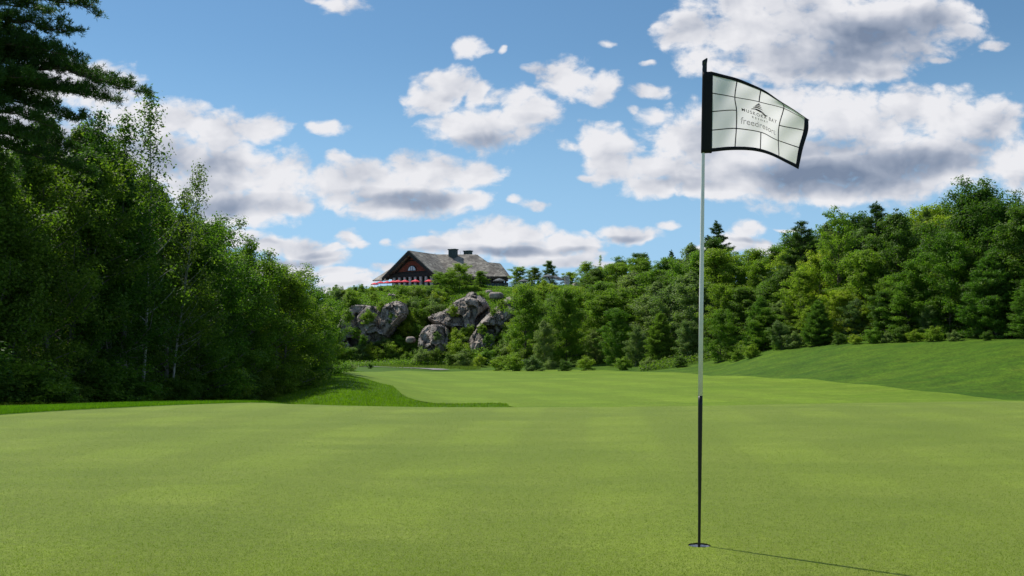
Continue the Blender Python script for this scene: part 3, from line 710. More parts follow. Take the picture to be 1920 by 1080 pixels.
# ------------------------------------------------------------------ clubhouse
def simple_mat(name, col, rough=.6, metal=0, noise=0., nscale=6, spec=.3):
    m, nt, p = new_mat(name)
    g = nd(nt, 'ShaderNodeTexCoord'); n = noise_n(nt, g.outputs['Object'], nscale, 4, .6).outputs[0]
    lo = tuple(c*(1-noise) for c in col); hi = tuple(min(1, c*(1+noise)) for c in col)
    lk(nt, mixc(nt, mrange(nt, n, .3, .7), (*lo, 1), (*hi, 1)), p.inputs['Base Color'])
    p.inputs['Roughness'].default_value = rough; p.inputs['Metallic'].default_value = metal; p.inputs['Specular IOR Level'].default_value = spec
    return m
def shingle_mat(name, c1, c2, c3, scale=(2.2, 2.2, 3.2)):
    m, nt, p = new_mat(name)
    g = nd(nt, 'ShaderNodeNewGeometry'); pos = g.outputs['Position']
    v = nd(nt, 'ShaderNodeTexVoronoi'); v.inputs['Scale'].default_value = 1.0; lk(nt, vmth(nt, 'MULTIPLY', pos, scale), v.inputs['Vector'])
    s = nd(nt, 'ShaderNodeSeparateXYZ'); lk(nt, v.outputs['Color'], s.inputs[0])
    n = noise_n(nt, pos, .35, 4, .6).outputs[0]
    a = mixc(nt, s.outputs[0], (*c1, 1), (*c2, 1)); a = mixc(nt, mrange(nt, n, .45, .65), a, mixc(nt, s.outputs[1], (*c3, 1), (*c1, 1)))
    lk(nt, a, p.inputs['Base Color']); p.inputs['Roughness'].default_value = .85
    b = nd(nt, 'ShaderNodeBump'); b.inputs['Distance'].default_value = .04; lk(nt, s.outputs[2], b.inputs['Height']); lk(nt, b.outputs[0], p.inputs['Normal'])
    return m
M_roof = shingle_mat('weathered_shingle', (.135, .118, .098), (.37, .335, .275), (.09, .076, .066), (1.3, 1.3, 1.9))
M_red = shingle_mat('red_shingle', (.125, .030, .018), (.20, .050, .028), (.07, .022, .015), (3, 3, 4))
M_dark = simple_mat('dark_stained_wood', (.022, .019, .017), .65, 0, .3)
M_stone = simple_mat('pale_ledgestone', (.38, .37, .35), .85, 0, .35, 2.5)
M_white = simple_mat('white_paint', (.70, .70, .68), .5, 0, .05)
M_copper = simple_mat('dark_green_cladding', (.035, .060, .055), .55, 0, .25, 1.5)
M_glass = simple_mat('window_glass', (.10, .14, .18), .08, 0, .3, 1.2, .8)
M_flash = simple_mat('metal_flashing', (.55, .55, .54), .4, .3, .1)
M_fabric_red = simple_mat('red_canvas', (.72, .055, .080), .75, 0, .08)
M_fabric_grey = simple_mat('charcoal_canvas', (.10, .115, .12), .8, 0, .12)
M_fence = simple_mat('blue_grey_fence', (.10, .14, .17), .6, 0, .15)
M_pole_dark = simple_mat('dark_metal', (.03, .03, .03), .5, .4, .1)
M_blue = simple_mat('blue_grey_chair', (.11, .14, .17), .6, 0, .2)

def solid(name, verts, faces, mat, parent=None, thick=None):
    me = bpy.data.meshes.new(name); me.from_pydata([tuple(v) for v in verts], [], faces); me.update()
    bm = bmesh.new(); bm.from_mesh(me); bmesh.ops.recalc_face_normals(bm, faces=bm.faces)
    if thick:
        up = sum((f.normal.z*f.calc_area() for f in bm.faces))
        if up < 0: bmesh.ops.reverse_faces(bm, faces=bm.faces)
        bmesh.ops.solidify(bm, geom=bm.faces[:], thickness=thick)
    bm.to_mesh(me); bm.free()
    return link_mesh(name, me, mat, parent)
def box_bm(bm, lo, hi, M=None):
    r = bmesh.ops.create_cube(bm, size=1)['verts']
    for v in r:
        v.co = Vector([lo[i]+(v.co[i]+.5)*(hi[i]-lo[i]) for i in range(3)])
        if M: v.co = M @ v.co
    return r
def boxes(name, bl, mat, parent=None, M=None, bevel=0):
    bm = bmesh.new()
    for lo, hi in bl: box_bm(bm, lo, hi, M)
    if bevel: bmesh.ops.bevel(bm, geom=bm.edges[:], offset=bevel, segments=1, affect='EDGES')
    me = bpy.data.meshes.new(name); bm.to_mesh(me); bm.free()
    return link_mesh(name, me, mat, parent)
TZ = 14.95                                                # terrace level
def P3(px, py, D): return Vector((px2u(px)*D, D, Z(py, D)))
HB = P3(770.6, 472, 238); HB.z = TZ                       # foot below the gable peak
ang = -R(30)                                              # facade runs right and nearer
MH = Matrix.Translation(HB) @ Matrix.Rotation(ang, 4, 'Z')   # local x along facade, local y along ridge (away)
house = empty('clubhouse', tuple(HB), ang, label='large dark timber clubhouse with grey shingle roofs on top of the hill', cat='building')
inv = MH.inverted()
def hw(px, py, D): return inv @ P3(px, py, D)             # a bearing and distance in house coordinates
PK = 24.28-TZ; EV = 18.55-TZ; HWd = 7.2
# front gable block roof: local coords x across, y along ridge
def roofpiece(name, pts, faces=None, thick=-.28, mat=None):
    return solid(name, pts, faces or [tuple(range(len(pts)))], mat or M_roof, house, thick)
sl = (PK-EV)/HWd
Vv = hw(815, 477.2, 247.2); Vv.z = PK+.02                 # where the gable ridge meets the main ridge
ridge_back = Vv.y
bot = lambda x: PK-sl*abs(x)
roofpiece('roof', [(0, -1.0, PK), (HWd+.6, -1.0, EV-.45), (HWd+.6, 12, EV-.45), (0, 14, PK)])
roofpiece('roof', [(0, -1.0, PK), (-HWd-.6, -1.0, EV-.45), (-HWd-.6, 12, EV-.45), (0, 14, PK)])
# main hall: ridge parallel to the picture, hips down at its right end
Wp = hw(893, 477.6, 247.5); Wp.z = Vv.z
E1 = hw(950.5, 520, 240.5); E1.z = EV-.15
E0 = hw(815, 517, 238.5); E0.z = EV-.3
Eb = hw(952, 520, 256); Eb.z = EV-.15
V2 = hw(770, 477, 248); V2.z = Vv.z
Ebl = hw(765, 520, 262); Ebl.z = EV-.3
roofpiece('roof', [E0, E1, Wp, Vv, V2, hw(790, 510, 242)][:4]+[])
roofpiece('roof', [E1, Eb, Wp])
roofpiece('roof', [V2, Vv, Wp, Eb, Ebl])
# low wing sloping down to the left of the gable
L0 = hw(699, 527.5, 245); L1 = hw(728, 526, 241.5); L2 = hw(762, 487, 250); L3 = hw(724, 522, 260); L4 = hw(790, 487, 256)
roofpiece('roof', [L0, L1, L2]); roofpiece('roof', [L0, L2, L4, L3])
# rear wing to the right
W0 = hw(911, 493, 252); W1 = hw(937, 495.5, 253); W2 = hw(958.5, 524, 249); W3 = hw(925, 523, 245); W4 = hw(958, 524, 262)
roofpiece('roof', [W0, W1, W2, W3]); roofpiece('roof', [W1, W4, W2])
# walls
def wall_poly(name, pts, h, mat=M_dark):
    n = len(pts); vs = [(p[0], p[1], 0) for p in pts]+[(p[0], p[1], h) for p in pts]
    fs = [(i, (i+1) % n, n+(i+1) % n, n+i) for i in range(n)]+[tuple(range(n))[::-1], tuple(range(n, 2*n))]
    return solid(name, vs, fs, mat, house)
wall_poly('wall', [(-6.3, .9), (6.3, .9), (6.3, 12), (-6.3, 12)], EV-.35)
solid('wall', [(-6.6, .62, EV-.4), (6.6, .62, EV-.4), (0, .62, PK-.5), (-6.6, .8, EV-.4), (6.6, .8, EV-.4), (0, .8, PK-.5)],
      [(0, 1, 2), (5, 4, 3), (0, 3, 4, 1), (1, 4, 5, 2), (2, 5, 3, 0)], M_dark, house)
a_, b_, c_, d_ = hw(818, 533, 240), hw(945, 533, 243), hw(944, 533, 253), hw(770, 533, 258)
wall_poly('wall', [(p.x, p.y) for p in (a_, b_, c_, d_)], EV-.45)
a_, b_, c_, d_ = hw(707, 533, 246.5), hw(730, 533, 243), hw(760, 533, 252), hw(728, 533, 257)
wall_poly('wall', [(p.x, p.y) for p in (a_, b_, c_, d_)], 1.6)
a_, b_, c_, d_ = hw(926, 533, 247), hw(953, 533, 251), hw(953, 533, 260), hw(926, 533, 260)
wall_poly('wall', [(p.x, p.y) for p in (a_, b_, c_, d_)], EV-.8)
# rake boards of the gable
for sgn in (-1, 1):
    solid('rake_board', [(0, -1.12, PK+.06), (sgn*(HWd+.7), -1.12, EV-.45), (sgn*(HWd+.7), -1.12, EV-1.15), (0, -1.12, PK-.85),
                         (0, -.9, PK+.06), (sgn*(HWd+.7), -.9, EV-.45), (sgn*(HWd+.7), -.9, EV-1.15), (0, -.9, PK-.85)],
          [(0, 1, 2, 3), (7, 6, 5, 4), (0, 4, 5, 1), (1, 5, 6, 2), (2, 6, 7, 3), (3, 7, 4, 0)], M_dark, house)
# red shingled panels
def arch_panel():
    z0, z1 = EV+1.1, PK-2.35
    def half(z): return (PK-1.30-z)/sl
    pts = [(-half(z0)+.1, z0), (half(z0)-.1, z0)]
    n = 10
    for i in range(n+1):                                       # arched top edge
        x = half(z1)*(1-2*i/n)*1.0; pts.append((x, z1+.22*(1-(1-2*i/n)**2)-.05))
    k = len(pts)
    vs = [(x, .50, z) for x, z in pts]+[(x, .61, z) for x, z in pts]
    fs = [tuple(range(k)), tuple(range(2*k-1, k-1, -1))]+[(i, i+k, (i+1) % k+k, (i+1) % k) for i in range(k)]
    solid('gable_panel', vs, fs, M_red, house)
    z0, z1 = PK-1.55, PK-1.0
    solid('gable_panel', [(-.85, .50, PK-1.88), (.85, .50, PK-1.88), (0, .50, PK-1.20), (-.85, .61, PK-1.88), (.85, .61, PK-1.88), (0, .61, PK-1.20)],
          [(0, 1, 2), (5, 4, 3), (0, 3, 4, 1), (1, 4, 5, 2), (2, 5, 3, 0)], M_red, house)
arch_panel()
boxes('beam', [((-6.7, .2, EV-.32), (6.7, .9, EV+.55)), ((-6.3, .0, EV-.30), (6.3, .197, EV-.02))], M_dark, house)
# half-round window with its frame
def half_round(r, y0, y1, name, mat, parent, z, inner=None):
    n = 14; pts = [(r*math.cos(a), r*math.sin(a)) for a in np.linspace(0, math.pi, n)]
    k = len(pts); vs = [(x, y0, z+zz) for x, zz in pts]+[(x, y1, z+zz) for x, zz in pts]
    fs = [tuple(range(k)), tuple(range(2*k-1, k-1, -1))]+[(i, i+k, (i+1) % k+k, (i+1) % k) for i in range(k)]
    return solid(name, vs, fs, mat, parent)
wf = half_round(1.28, .36, .497, 'window', M_dark, house, EV+1.22)
half_round(1.05, .30, .355, 'pane', simple_mat('sky_glass', (.42, .52, .62), .15, 0, .2, 1.0, .8), wf, EV+1.28)
boxes('mullion', [((-.33, .24, EV+1.24), (-.25, .298, EV+2.25)), ((.25, .24, EV+1.24), (.33, .298, EV+2.25))], M_dark, wf)
# stone piers, door glazing of the ground floor, lamps
for i, x in enumerate(np.linspace(-4.9, 6.0, 8)):
    boxes('pier', [((x-.30, -.25, -.3), (x+.30, .25, EV-.33))], M_stone, house, bevel=.03)
for i, x in enumerate((np.linspace(-4.9, 6.0, 8)[:-1]+np.linspace(-4.9, 6.0, 8)[1:])/2):
    w_ = boxes('window', [((x-.60, .82, .1), (x+.60, .897, 2.6))], M_dark, house)
    boxes('pane', [((x-.50, .79, .2), (x-.04, .817, 2.5)), ((x+.04, .79, .2), (x+.50, .817, 2.5))], M_glass, w_)
# right-hand porch posts and windows
pr0, pr1 = hw(893, 533, 238.9), hw(948, 533, 240.6)
for i in range(7):
    t = i/6; q = pr0.lerp(pr1, t)
    boxes('post', [((q.x-.18, q.y-.18, -.2), (q.x+.18, q.y+.18, EV-.5))], M_dark, house)
ax = (pr1-pr0).normalized(); MR = Matrix.Translation(Vector((pr0.x, pr0.y, 0))) @ Matrix.Rotation(math.atan2(ax.y, ax.x), 4, 'Z')
Lp = (pr1-pr0).length
for i in range(5):
    x = Lp*(i+.5)/6
    w_ = boxes('window', [((x-.5, 1.72, .3), (x+.5, 1.80, 2.1))], M_white if i == 2 else M_stone, house, MR)
    boxes('pane', [((x-.42, 1.69, .38), (x-.03, 1.717, 2.02)), ((x+.03, 1.69, .38), (x+.42, 1.717, 2.02))], M_glass, w_, MR)
boxes('fascia', [((-1, -.55, EV-.62), (Lp+.5, -.40, EV-.34))], M_dark, house, MR)
# chimneys
def chimney(px, D, wx, zt, zb, dep):
    q = hw(px, 480, D)
    c = boxes('chimney', [((q.x-wx/2, q.y-dep/2, zb-TZ), (q.x+wx/2, q.y+dep/2, zt-TZ-.25))], M_copper, house, None, .04)
    boxes('chimney_cap', [((q.x-wx/2-.14, q.y-dep/2-.14, zt-TZ-.25), (q.x+wx/2+.14, q.y+dep/2+.14, zt-TZ))], M_copper, c, None, .03)
chimney(849.5, 246.5, 1.85, Z(467, 246.5), 22.4, 1.5)
chimney(877.5, 249.5, 1.75, Z(470, 249.5), 23.0, 1.4)
# valley and ridge flashings
def strip(a, b, w=.17, lift=.42):
    a, b = Vector(a), Vector(b); d = (b-a).normalized(); s = d.cross(Vector((0, 0, 1))).normalized()*w/2; u_ = Vector((0, 0, lift))
    solid('flashing', [a-s+u_, a+s+u_, b+s+u_, b-s+u_, a-s, a+s, b+s, b-s], [(0, 1, 2, 3), (7, 6, 5, 4), (0, 4, 5, 1), (1, 5, 6, 2), (2, 6, 7, 3), (3, 7, 4, 0)], M_flash, house)
def on_slope(px, py):
    """where a bearing meets the front slope of the main roof"""
    n = (E1-E0).cross(Vv-E0).normalized(); o = inv @ Vector((0, 0, EYE)); d = (hw(px, py, 240)-o).normalized()
    return o+d*((E0-o).dot(n)/d.dot(n))
strip(on_slope(815.5, 478), on_slope(828, 508))
for px, y0, y1 in ((863, 474, 492), (879.5, 480, 512), (892, 479, 513)):
    strip(on_slope(px, y0), on_slope(px, y1), .20, .46)

# ------------------------------------------------------------------ terrace, wall, fences, umbrellas, furniture
def terrace_slab():
    pts = [(690, 241), (700, 233), (740, 229.5), (800, 228), (850, 229), (890, 229), (960, 228), (1060, 229), (1075, 236), (1060, 262), (700, 266)]
    vs = [Vector((px2u(p)*d, d, TZ)) for p, d in pts]; n = len(vs)
    vb = [Vector((v.x, v.y, TZ-1.5)) for v in vs]
    me_ = [tuple(range(n)), tuple(range(2*n-1, n-1, -1))]+[(i, i+n, (i+1) % n+n, (i+1) % n) for i in range(n)]
    o = solid('terrace_pavement', vs+vb, me_, M_stone); tag(o, kind='structure')
terrace_slab()
def upper_terrace():
    pts = [(1014, 230), (1062, 229.2), (1066, 240), (1014, 242)]; vs = [Vector((px2u(p)*d, d, TZ+.8)) for p, d in pts]; n = len(vs); vb = [Vector((v.x, v.y, TZ+.01)) for v in vs]
    o = solid('upper_terrace_pavement', vs+vb, [tuple(range(n)), tuple(range(2*n-1, n-1, -1))]+[(i, i+n, (i+1) % n+n, (i+1) % n) for i in range(n)], M_stone); tag(o, kind='structure')
upper_terrace()
def lathe_np(prof, n=8, cx=0, cy=0):
    VV = []
    for r, z in prof:
        for k in range(n): VV.append((cx+r*math.cos(k*2*math.pi/n), cy+r*math.sin(k*2*math.pi/n), z))
    FF = []
    for i in range(len(prof)-1):
        for k in range(n): FF.append((i*n+k, i*n+(k+1) % n, (i+1)*n+(k+1) % n, (i+1)*n+k))
    return VV, FF
def umbrella_proto(mat, cat_label):
    me = {}
    v, f = lathe_np([(.03, 0), (.03, 2.55), (.001, 2.6)], 8); me['pole'] = solid('pole', v, f, M_pole_dark)
    # eight-panel canopy with a short valance
    n = 8; VV = [(0, 0, 2.62)]
    for r, z in ((.7, 2.36), (1.42, 2.02), (1.42, 1.90)):
        for k in range(n): VV.append((r*math.cos(k*math.pi/4), r*math.sin(k*math.pi/4), z))
    FF = [(0, 1+k, 1+(k+1) % n) for k in range(n)]
    for L_ in range(2):
        for k in range(n): FF.append((1+L_*n+k, 1+(L_+1)*n+k, 1+(L_+1)*n+(k+1) % n, 1+L_*n+(k+1) % n))
    me['canopy'] = solid('canopy', VV, FF, mat, None, .02)
    v, f = lathe_np([(.32, 0), (.32, .07), (.08, .10), (.05, .3)], 10); me['base'] = solid('base', v, f, M_pole_dark)
    return me
def umbrella(protos, px, D, label, group, s=1.0, first=[None]):
    r = empty('patio_umbrella', (px2u(px)*D, D, TZ), rnd.random(), label=label, cat='umbrella', group=group); r.scale = (s, s, s)
    for nme in ('pole', 'canopy', 'base'):
        o = protos[nme]
        if o.parent is None: o.parent = r
        else:
            c = o.copy(); COL.objects.link(c); c.parent = r
    return r
pr = umbrella_proto(M_fabric_red, 'red')
ordw = ['first', 'second', 'third', 'fourth', 'fifth', 'sixth', 'seventh', 'eighth', 'ninth', 'tenth', 'eleventh', 'twelfth', 'thirteenth', 'fourteenth', 'fifteenth', 'sixteenth', 'seventeenth', 'eighteenth', 'nineteenth', 'twentieth']
def ordinal(i):
    if i < 20: return ordw[i]
    tens = ['', '', 'twenty', 'thirty', 'forty', 'fifty', 'sixty'][(i+1)//10]
    return (tens[:-1]+'ieth') if (i+1) % 10 == 0 else tens+'-'+ordw[(i+1) % 10-1]
for i, (px, D, s) in enumerate([(702.5, 236, .86), (713.5, 233.5, .94), (726, 233, .94), (737.5, 232, .98), (746, 231.5, 1.0), (759, 231, 1.0), (779, 230.8, 1.02), (804, 230.5, 1.02)]):
    umbrella(pr, px, D, 'open red patio umbrella, %s from the left on the clubhouse terrace' % ordinal(i), 'red umbrellas on the terrace', s*.82)
pg = umbrella_proto(M_fabric_grey, 'grey')
for i, (px, D, s, dz) in enumerate([(936, 234, 1.05, 0), (982, 233, .95, -.0), (1028, 232, 1.05, .55), (1041, 236, 1.05, .25), (1052, 240, .98, -.3)]):
    u_ = umbrella(pg, px, D, 'charcoal patio umbrella, %s from the left on the right end of the terrace' % ordinal(i), 'grey umbrellas on the terrace', s); u_.location.z = gz(u_.location.x, u_.location.y) if False else (TZ+.8 if i > 1 else TZ)
# dining sets: table and chairs
def make_table():
    t = empty('patio_table', (0, 0, TZ))
    v, f = lathe_np([(.01, .72), (.45, .72), (.45, .76), (.01, .76)], 10); solid('tabletop', v, f, M_white, t)
    v, f = lathe_np([(.25, 0), (.25, .04), (.04, .06), (.04, .72)], 8); solid('leg', v, f, M_pole_dark, t); return t
def make_chair(mat):
    t = empty('patio_chair', (0, 0, TZ))
    boxes('seat', [((-.24, -.24, .42), (.24, .24, .47))], mat, t, None, .01); boxes('backrest', [((-.24, .20, .50), (.24, .25, .95))], mat, t, None, .01)
    for sx in (-1, 1):
        for sy in (-1, 1): boxes('leg', [((sx*.21-.02, sy*.21-.02, 0), (sx*.21+.02, sy*.21+.02, .42))], M_pole_dark, t)
    return t
def copy_tree(o, parent=None):
    c = o.copy(); COL.objects.link(c); c.parent = parent
    for ch in list(o.children): copy_tree(ch, c)
    return c
tb0 = make_table(); ch0 = [make_chair(M_blue), make_chair(M_white)]; used = {'t': False, 0: False, 1: False}
for i, px in enumerate((722, 734, 755, 763, 771, 783)):
    o = tb0 if not used['t'] else copy_tree(tb0); used['t'] = True
    D = 230.2 if i > 1 else 232.5
    o.location = (px2u(px)*D, D, TZ); tag(o, 'round white patio table, %s from the left on the terrace edge' % ordinal(i), 'table', 'tables on the terrace')
    for k, sx in enumerate((-1, 1)):
        ci = (i+k) % 2; c = ch0[ci] if not used[ci] else copy_tree(ch0[ci]); used[ci] = True
        c.location = (px2u(px)*D+sx*.75, D-.1, TZ); c.rotation_euler = (0, 0, -sx*R(80))
        tag(c, '%s patio chair %s the %s terrace table' % (('blue-grey', 'white')[ci], ('left of', 'right of')[k], ordinal(i)), 'chair', 'chairs on the terrace')
# low stone terrace wall pieces and flower pots
def stone_wall(px0, d0, px1, d1, h, label):
    a, b = Vector((px2u(px0)*d0, d0, TZ)), Vector((px2u(px1)*d1, d1, TZ)); L = (b-a).length; an = math.atan2(b.y-a.y, b.x-a.x)
    t = empty('stone_wall', a, an, label=label, cat='wall'); rg = random.Random(int(px0)); bl = []
    for r_ in range(3):
        x = 0
        while x < L:
            w = rg.uniform(.35, .8); bl.append(((x+.01, -.2-rg.random()*.05, -.9+r_*(h+.9)/3), (min(x+w, L)-.01, .2+rg.random()*.05, -.9+(r_+1)*(h+.9)/3-.02))); x += w
    boxes('stonework', bl, M_stone, t, None, .03)
    boxes('coping', [((-.05, -.3, h), (L+.05, .3, h+.09))], M_stone, t, None, .02)
stone_wall(700, 232.6, 740, 229.2, .25, 'low dry stone wall under the leftmost red umbrellas')
stone_wall(785, 228.0, 812, 228.3, .1, 'dark low stone wall right of the red umbrellas')
def fence(px0, d0, px1, d1, label):
    a, b = Vector((px2u(px0)*d0, d0, TZ)), Vector((px2u(px1)*d1, d1, TZ)); L = (b-a).length; an = math.atan2(b.y-a.y, b.x-a.x)
    t = empty('terrace_fence', a, an, label=label, cat='fence')
    n = int(L/1.5)
    for i in range(n+1): boxes('post', [((i*L/n-.05, -.05, -.5), (i*L/n+.05, .05, 1.1))], M_fence, t)
    boxes('rail', [((0, -.035, .98), (L, .035, 1.05)), ((0, -.035, .08), (L, .035, .15))], M_fence, t)
    k = int(L/.16); boxes('balusters', [((x-.03, -.015, .15), (x+.03, .015, .98)) for x in np.linspace(.1, L-.1, k)], M_fence, t)
fence(897, 228.8, 985, 228.0, 'blue-grey picket fence along the right edge of the clubhouse terrace')
fence(985, 228.0, 1050, 229.0, 'blue-grey fence below the charcoal umbrellas')
pl_ = empty('stone_pillar', P3(1063, 534, 231), 0, label='pale square stone pillar on the crest right of the grey umbrellas', cat='pillar')
boxes('shaft', [((-.5, -.5, -1.2), (.5, .5, 1.75))], M_stone, pl_, None, .03); boxes('cap', [((-.56, -.56, 1.75), (.56, .56, 1.9))], M_stone, pl_, None, .03)
sg = empty('notice_board', P3(1026, 533, 228.6), 0, label='small white notice board on a post in front of the grey umbrellas', cat='sign')
boxes('panel', [((-.36, -.03, .35), (.36, .03, 1.1))], M_white, sg); boxes('post', [((-.04, .035, -1), (.04, .11, 1.1))], M_pole_dark, sg)
# little garden lamp post beyond the pillar
lp = empty('lamp_post', on_ground(1102.5, 236), 0, label='dark lamp post with a small white lantern in the shrubs on the crest', cat='lamp')
zt = Z(518, 236)-gz(px2u(1102.5)*236, 236)
v, f = lathe_np([(.07, 0), (.05, zt-.5), (.16, zt-.45), (.16, zt-.4)], 8); solid('post', v, f, M_pole_dark, lp)
v, f = lathe_np([(.15, zt-.39), (.22, zt-.1), (.26, zt-.06), (.02, zt+.05)], 8); solid('lantern', v, f, M_white, lp)

# ------------------------------------------------------------------ cart path
def cart_path():
    pts = [ground_at(x, y, 60, 178) for x, y in ((640, 683.5), (665, 685.5), (700, 688.0), (740, 689.5), (775, 690.5), (800, 691.5), (818, 692.8), (828, 694.2))]
    VV = []; n = len(pts)
    fine = []
    for i in range(n-1):
        for k in range(6): fine.append(pts[i].lerp(pts[i+1], k/6))
    fine.append(pts[-1])
    for i, p in enumerate(fine):
        d = (fine[min(i+1, len(fine)-1)]-fine[max(i-1, 0)]); d.z = 0; d.normalize(); s = Vector((-d.y, d.x, 0))*1.3
        for q in (p-s, p, p+s): VV.append((q.x, q.y, gz(q.x, q.y)+.07))
    FF = []
    for i in range(len(fine)-1):
        for k in range(2): FF.append((i*3+k, i*3+k+1, i*3+k+4, i*3+k+3))
    o = solid('cart_path', VV, FF, simple_mat('path_asphalt', (.20, .195, .185), .9, 0, .15)); tag(o, kind='structure')
cart_path()
# ------------------------------------------------------------------ left wood
LOOK = {'aspen': ('leafy aspen', 'aspen_tree'), 'thin': ('thin sparse aspen', 'aspen_tree'), 'bush': ('bushy young aspen', 'aspen_tree'), 'freshaspen': ('rounded fresh aspen', 'aspen_tree'), 'maple': ('dense green maple', 'maple_tree'), 'bigmaple': ('broad tall maple', 'maple_tree'), 'bigdark': ('broad dark maple', 'maple_tree'),
        'dark': ('dark green oak', 'oak_tree'), 'grey': ('grey-green ash', 'ash_tree'), 'light': ('yellow-green birch', 'birch_tree'), 'airy': ('airy open birch', 'birch_tree'), 'pine': ('dark tiered white pine', 'pine_tree'),
        'youngpine': ('feathery young pine', 'pine_tree'), 'sapling': ('bare spindly sapling', 'sapling'), 'hilltree': ('open-crowned maple', 'maple_tree')}
def kind_of(key):
    k = key.rstrip('0123456789'); return {'thin_aspen': 'thin', 'bush_aspen': 'bush'}.get(k, k)
SPEC = []      # (zone, row, key, px, D, ytop, wid, label)
def T(zone, row, key, px, D, yt, wid=1.0, label=None): SPEC.append((zone, row, key, px, D, yt, wid, label))
LW = 'the left wood'; RW = 'the right wood'; HL = 'the hillside'
for (px, D, yt, key, w) in [(-75,30,330,'aspen0',1.2),(-20,30,300,'aspen1',1.15),(38,31,262,'aspen2',1.1),(95,33,272,'aspen3',1.15),(150,35,290,'aspen0',1.15),(205,37,310,'aspen1',1.15),(255,40,352,'aspen2',1.15),
    (300,43,368,'aspen3',1.15),(345,46,400,'freshaspen0',1.1),(385,49,425,'aspen1',1.15),(425,52,476,'freshaspen0',1.2),(470,55,452,'freshaspen1',1.1),(508,58,488,'freshaspen0',1.2),(545,62,510,'freshaspen1',1.25),(578,66,545,'bush_aspen',1.15),(596,71,590,'bush_aspen',.95)]:
    T(LW, 'front', key, px, D, yt, w)
for (px, D, yt, key, w) in [(-40,38,280,'aspen3',1.2),(65,39,225,'aspen1',1.1),(130,40,238,'aspen0',1.1),(190,42,250,'aspen2',1.1),(240,46,300,'aspen0',1.1),(292,49,330,'aspen1',1.1),(333,52,352,'aspen2',1.0),(372,55,398,'aspen3',1.1),(405,58,432,'aspen0',1.1),
    (448,61,500,'aspen1',1.2),(486,64,470,'aspen2',1.1),(524,68,498,'freshaspen0',1.1),(560,72,520,'freshaspen1',1.15),(590,78,540,'freshaspen0',1.15),(606,84,560,'bush_aspen',1.2)]:
    T(LW, 'second', key, px, D, yt, w)
for (px, D, yt, key, w) in [(-90,46,260,'dark0',1.1),(0,47,270,'dark1',1.1),(80,48,300,'dark2',1.1),(150,50,320,'dark0',1.0),(215,53,350,'dark1',1.0),(270,56,400,'dark2',1.1),(330,60,430,'dark0',1.0),(390,64,470,'dark1',1.0),(440,68,520,'dark2',1.1),(500,74,530,'dark0',1.1),(550,80,560,'dark1',1.0),(585,90,575,'dark2',1.1)]:
    T(LW, 'third', key, px, D, yt, w)
T(LW, 'a', 'thin_aspen0', 266, 39, 186, 1.0, 'tall thin aspen with bare trunk standing highest against the clouds')
T(LW, 'a', 'thin_aspen1', 222, 38, 215, .95, 'slim sparse aspen just left of the highest thin aspen')
T(LW, 'a', 'thin_aspen1', 178, 37.5, 205, .95, 'sparse aspen reaching up under the pine branch tip')
T(LW, 'a', 'thin_aspen0', 318, 42, 300, .95, 'thin leaning aspen top right of the highest thin aspen')
T(LW, 'a', 'thin_aspen1', 345, 45, 352, .9, 'slender aspen spike on the right slope of the left wood')
T(LW, 'a', 'thin_aspen1', 60, 33, 250, .9, 'sparse aspen rising below the big pine branches at far left')
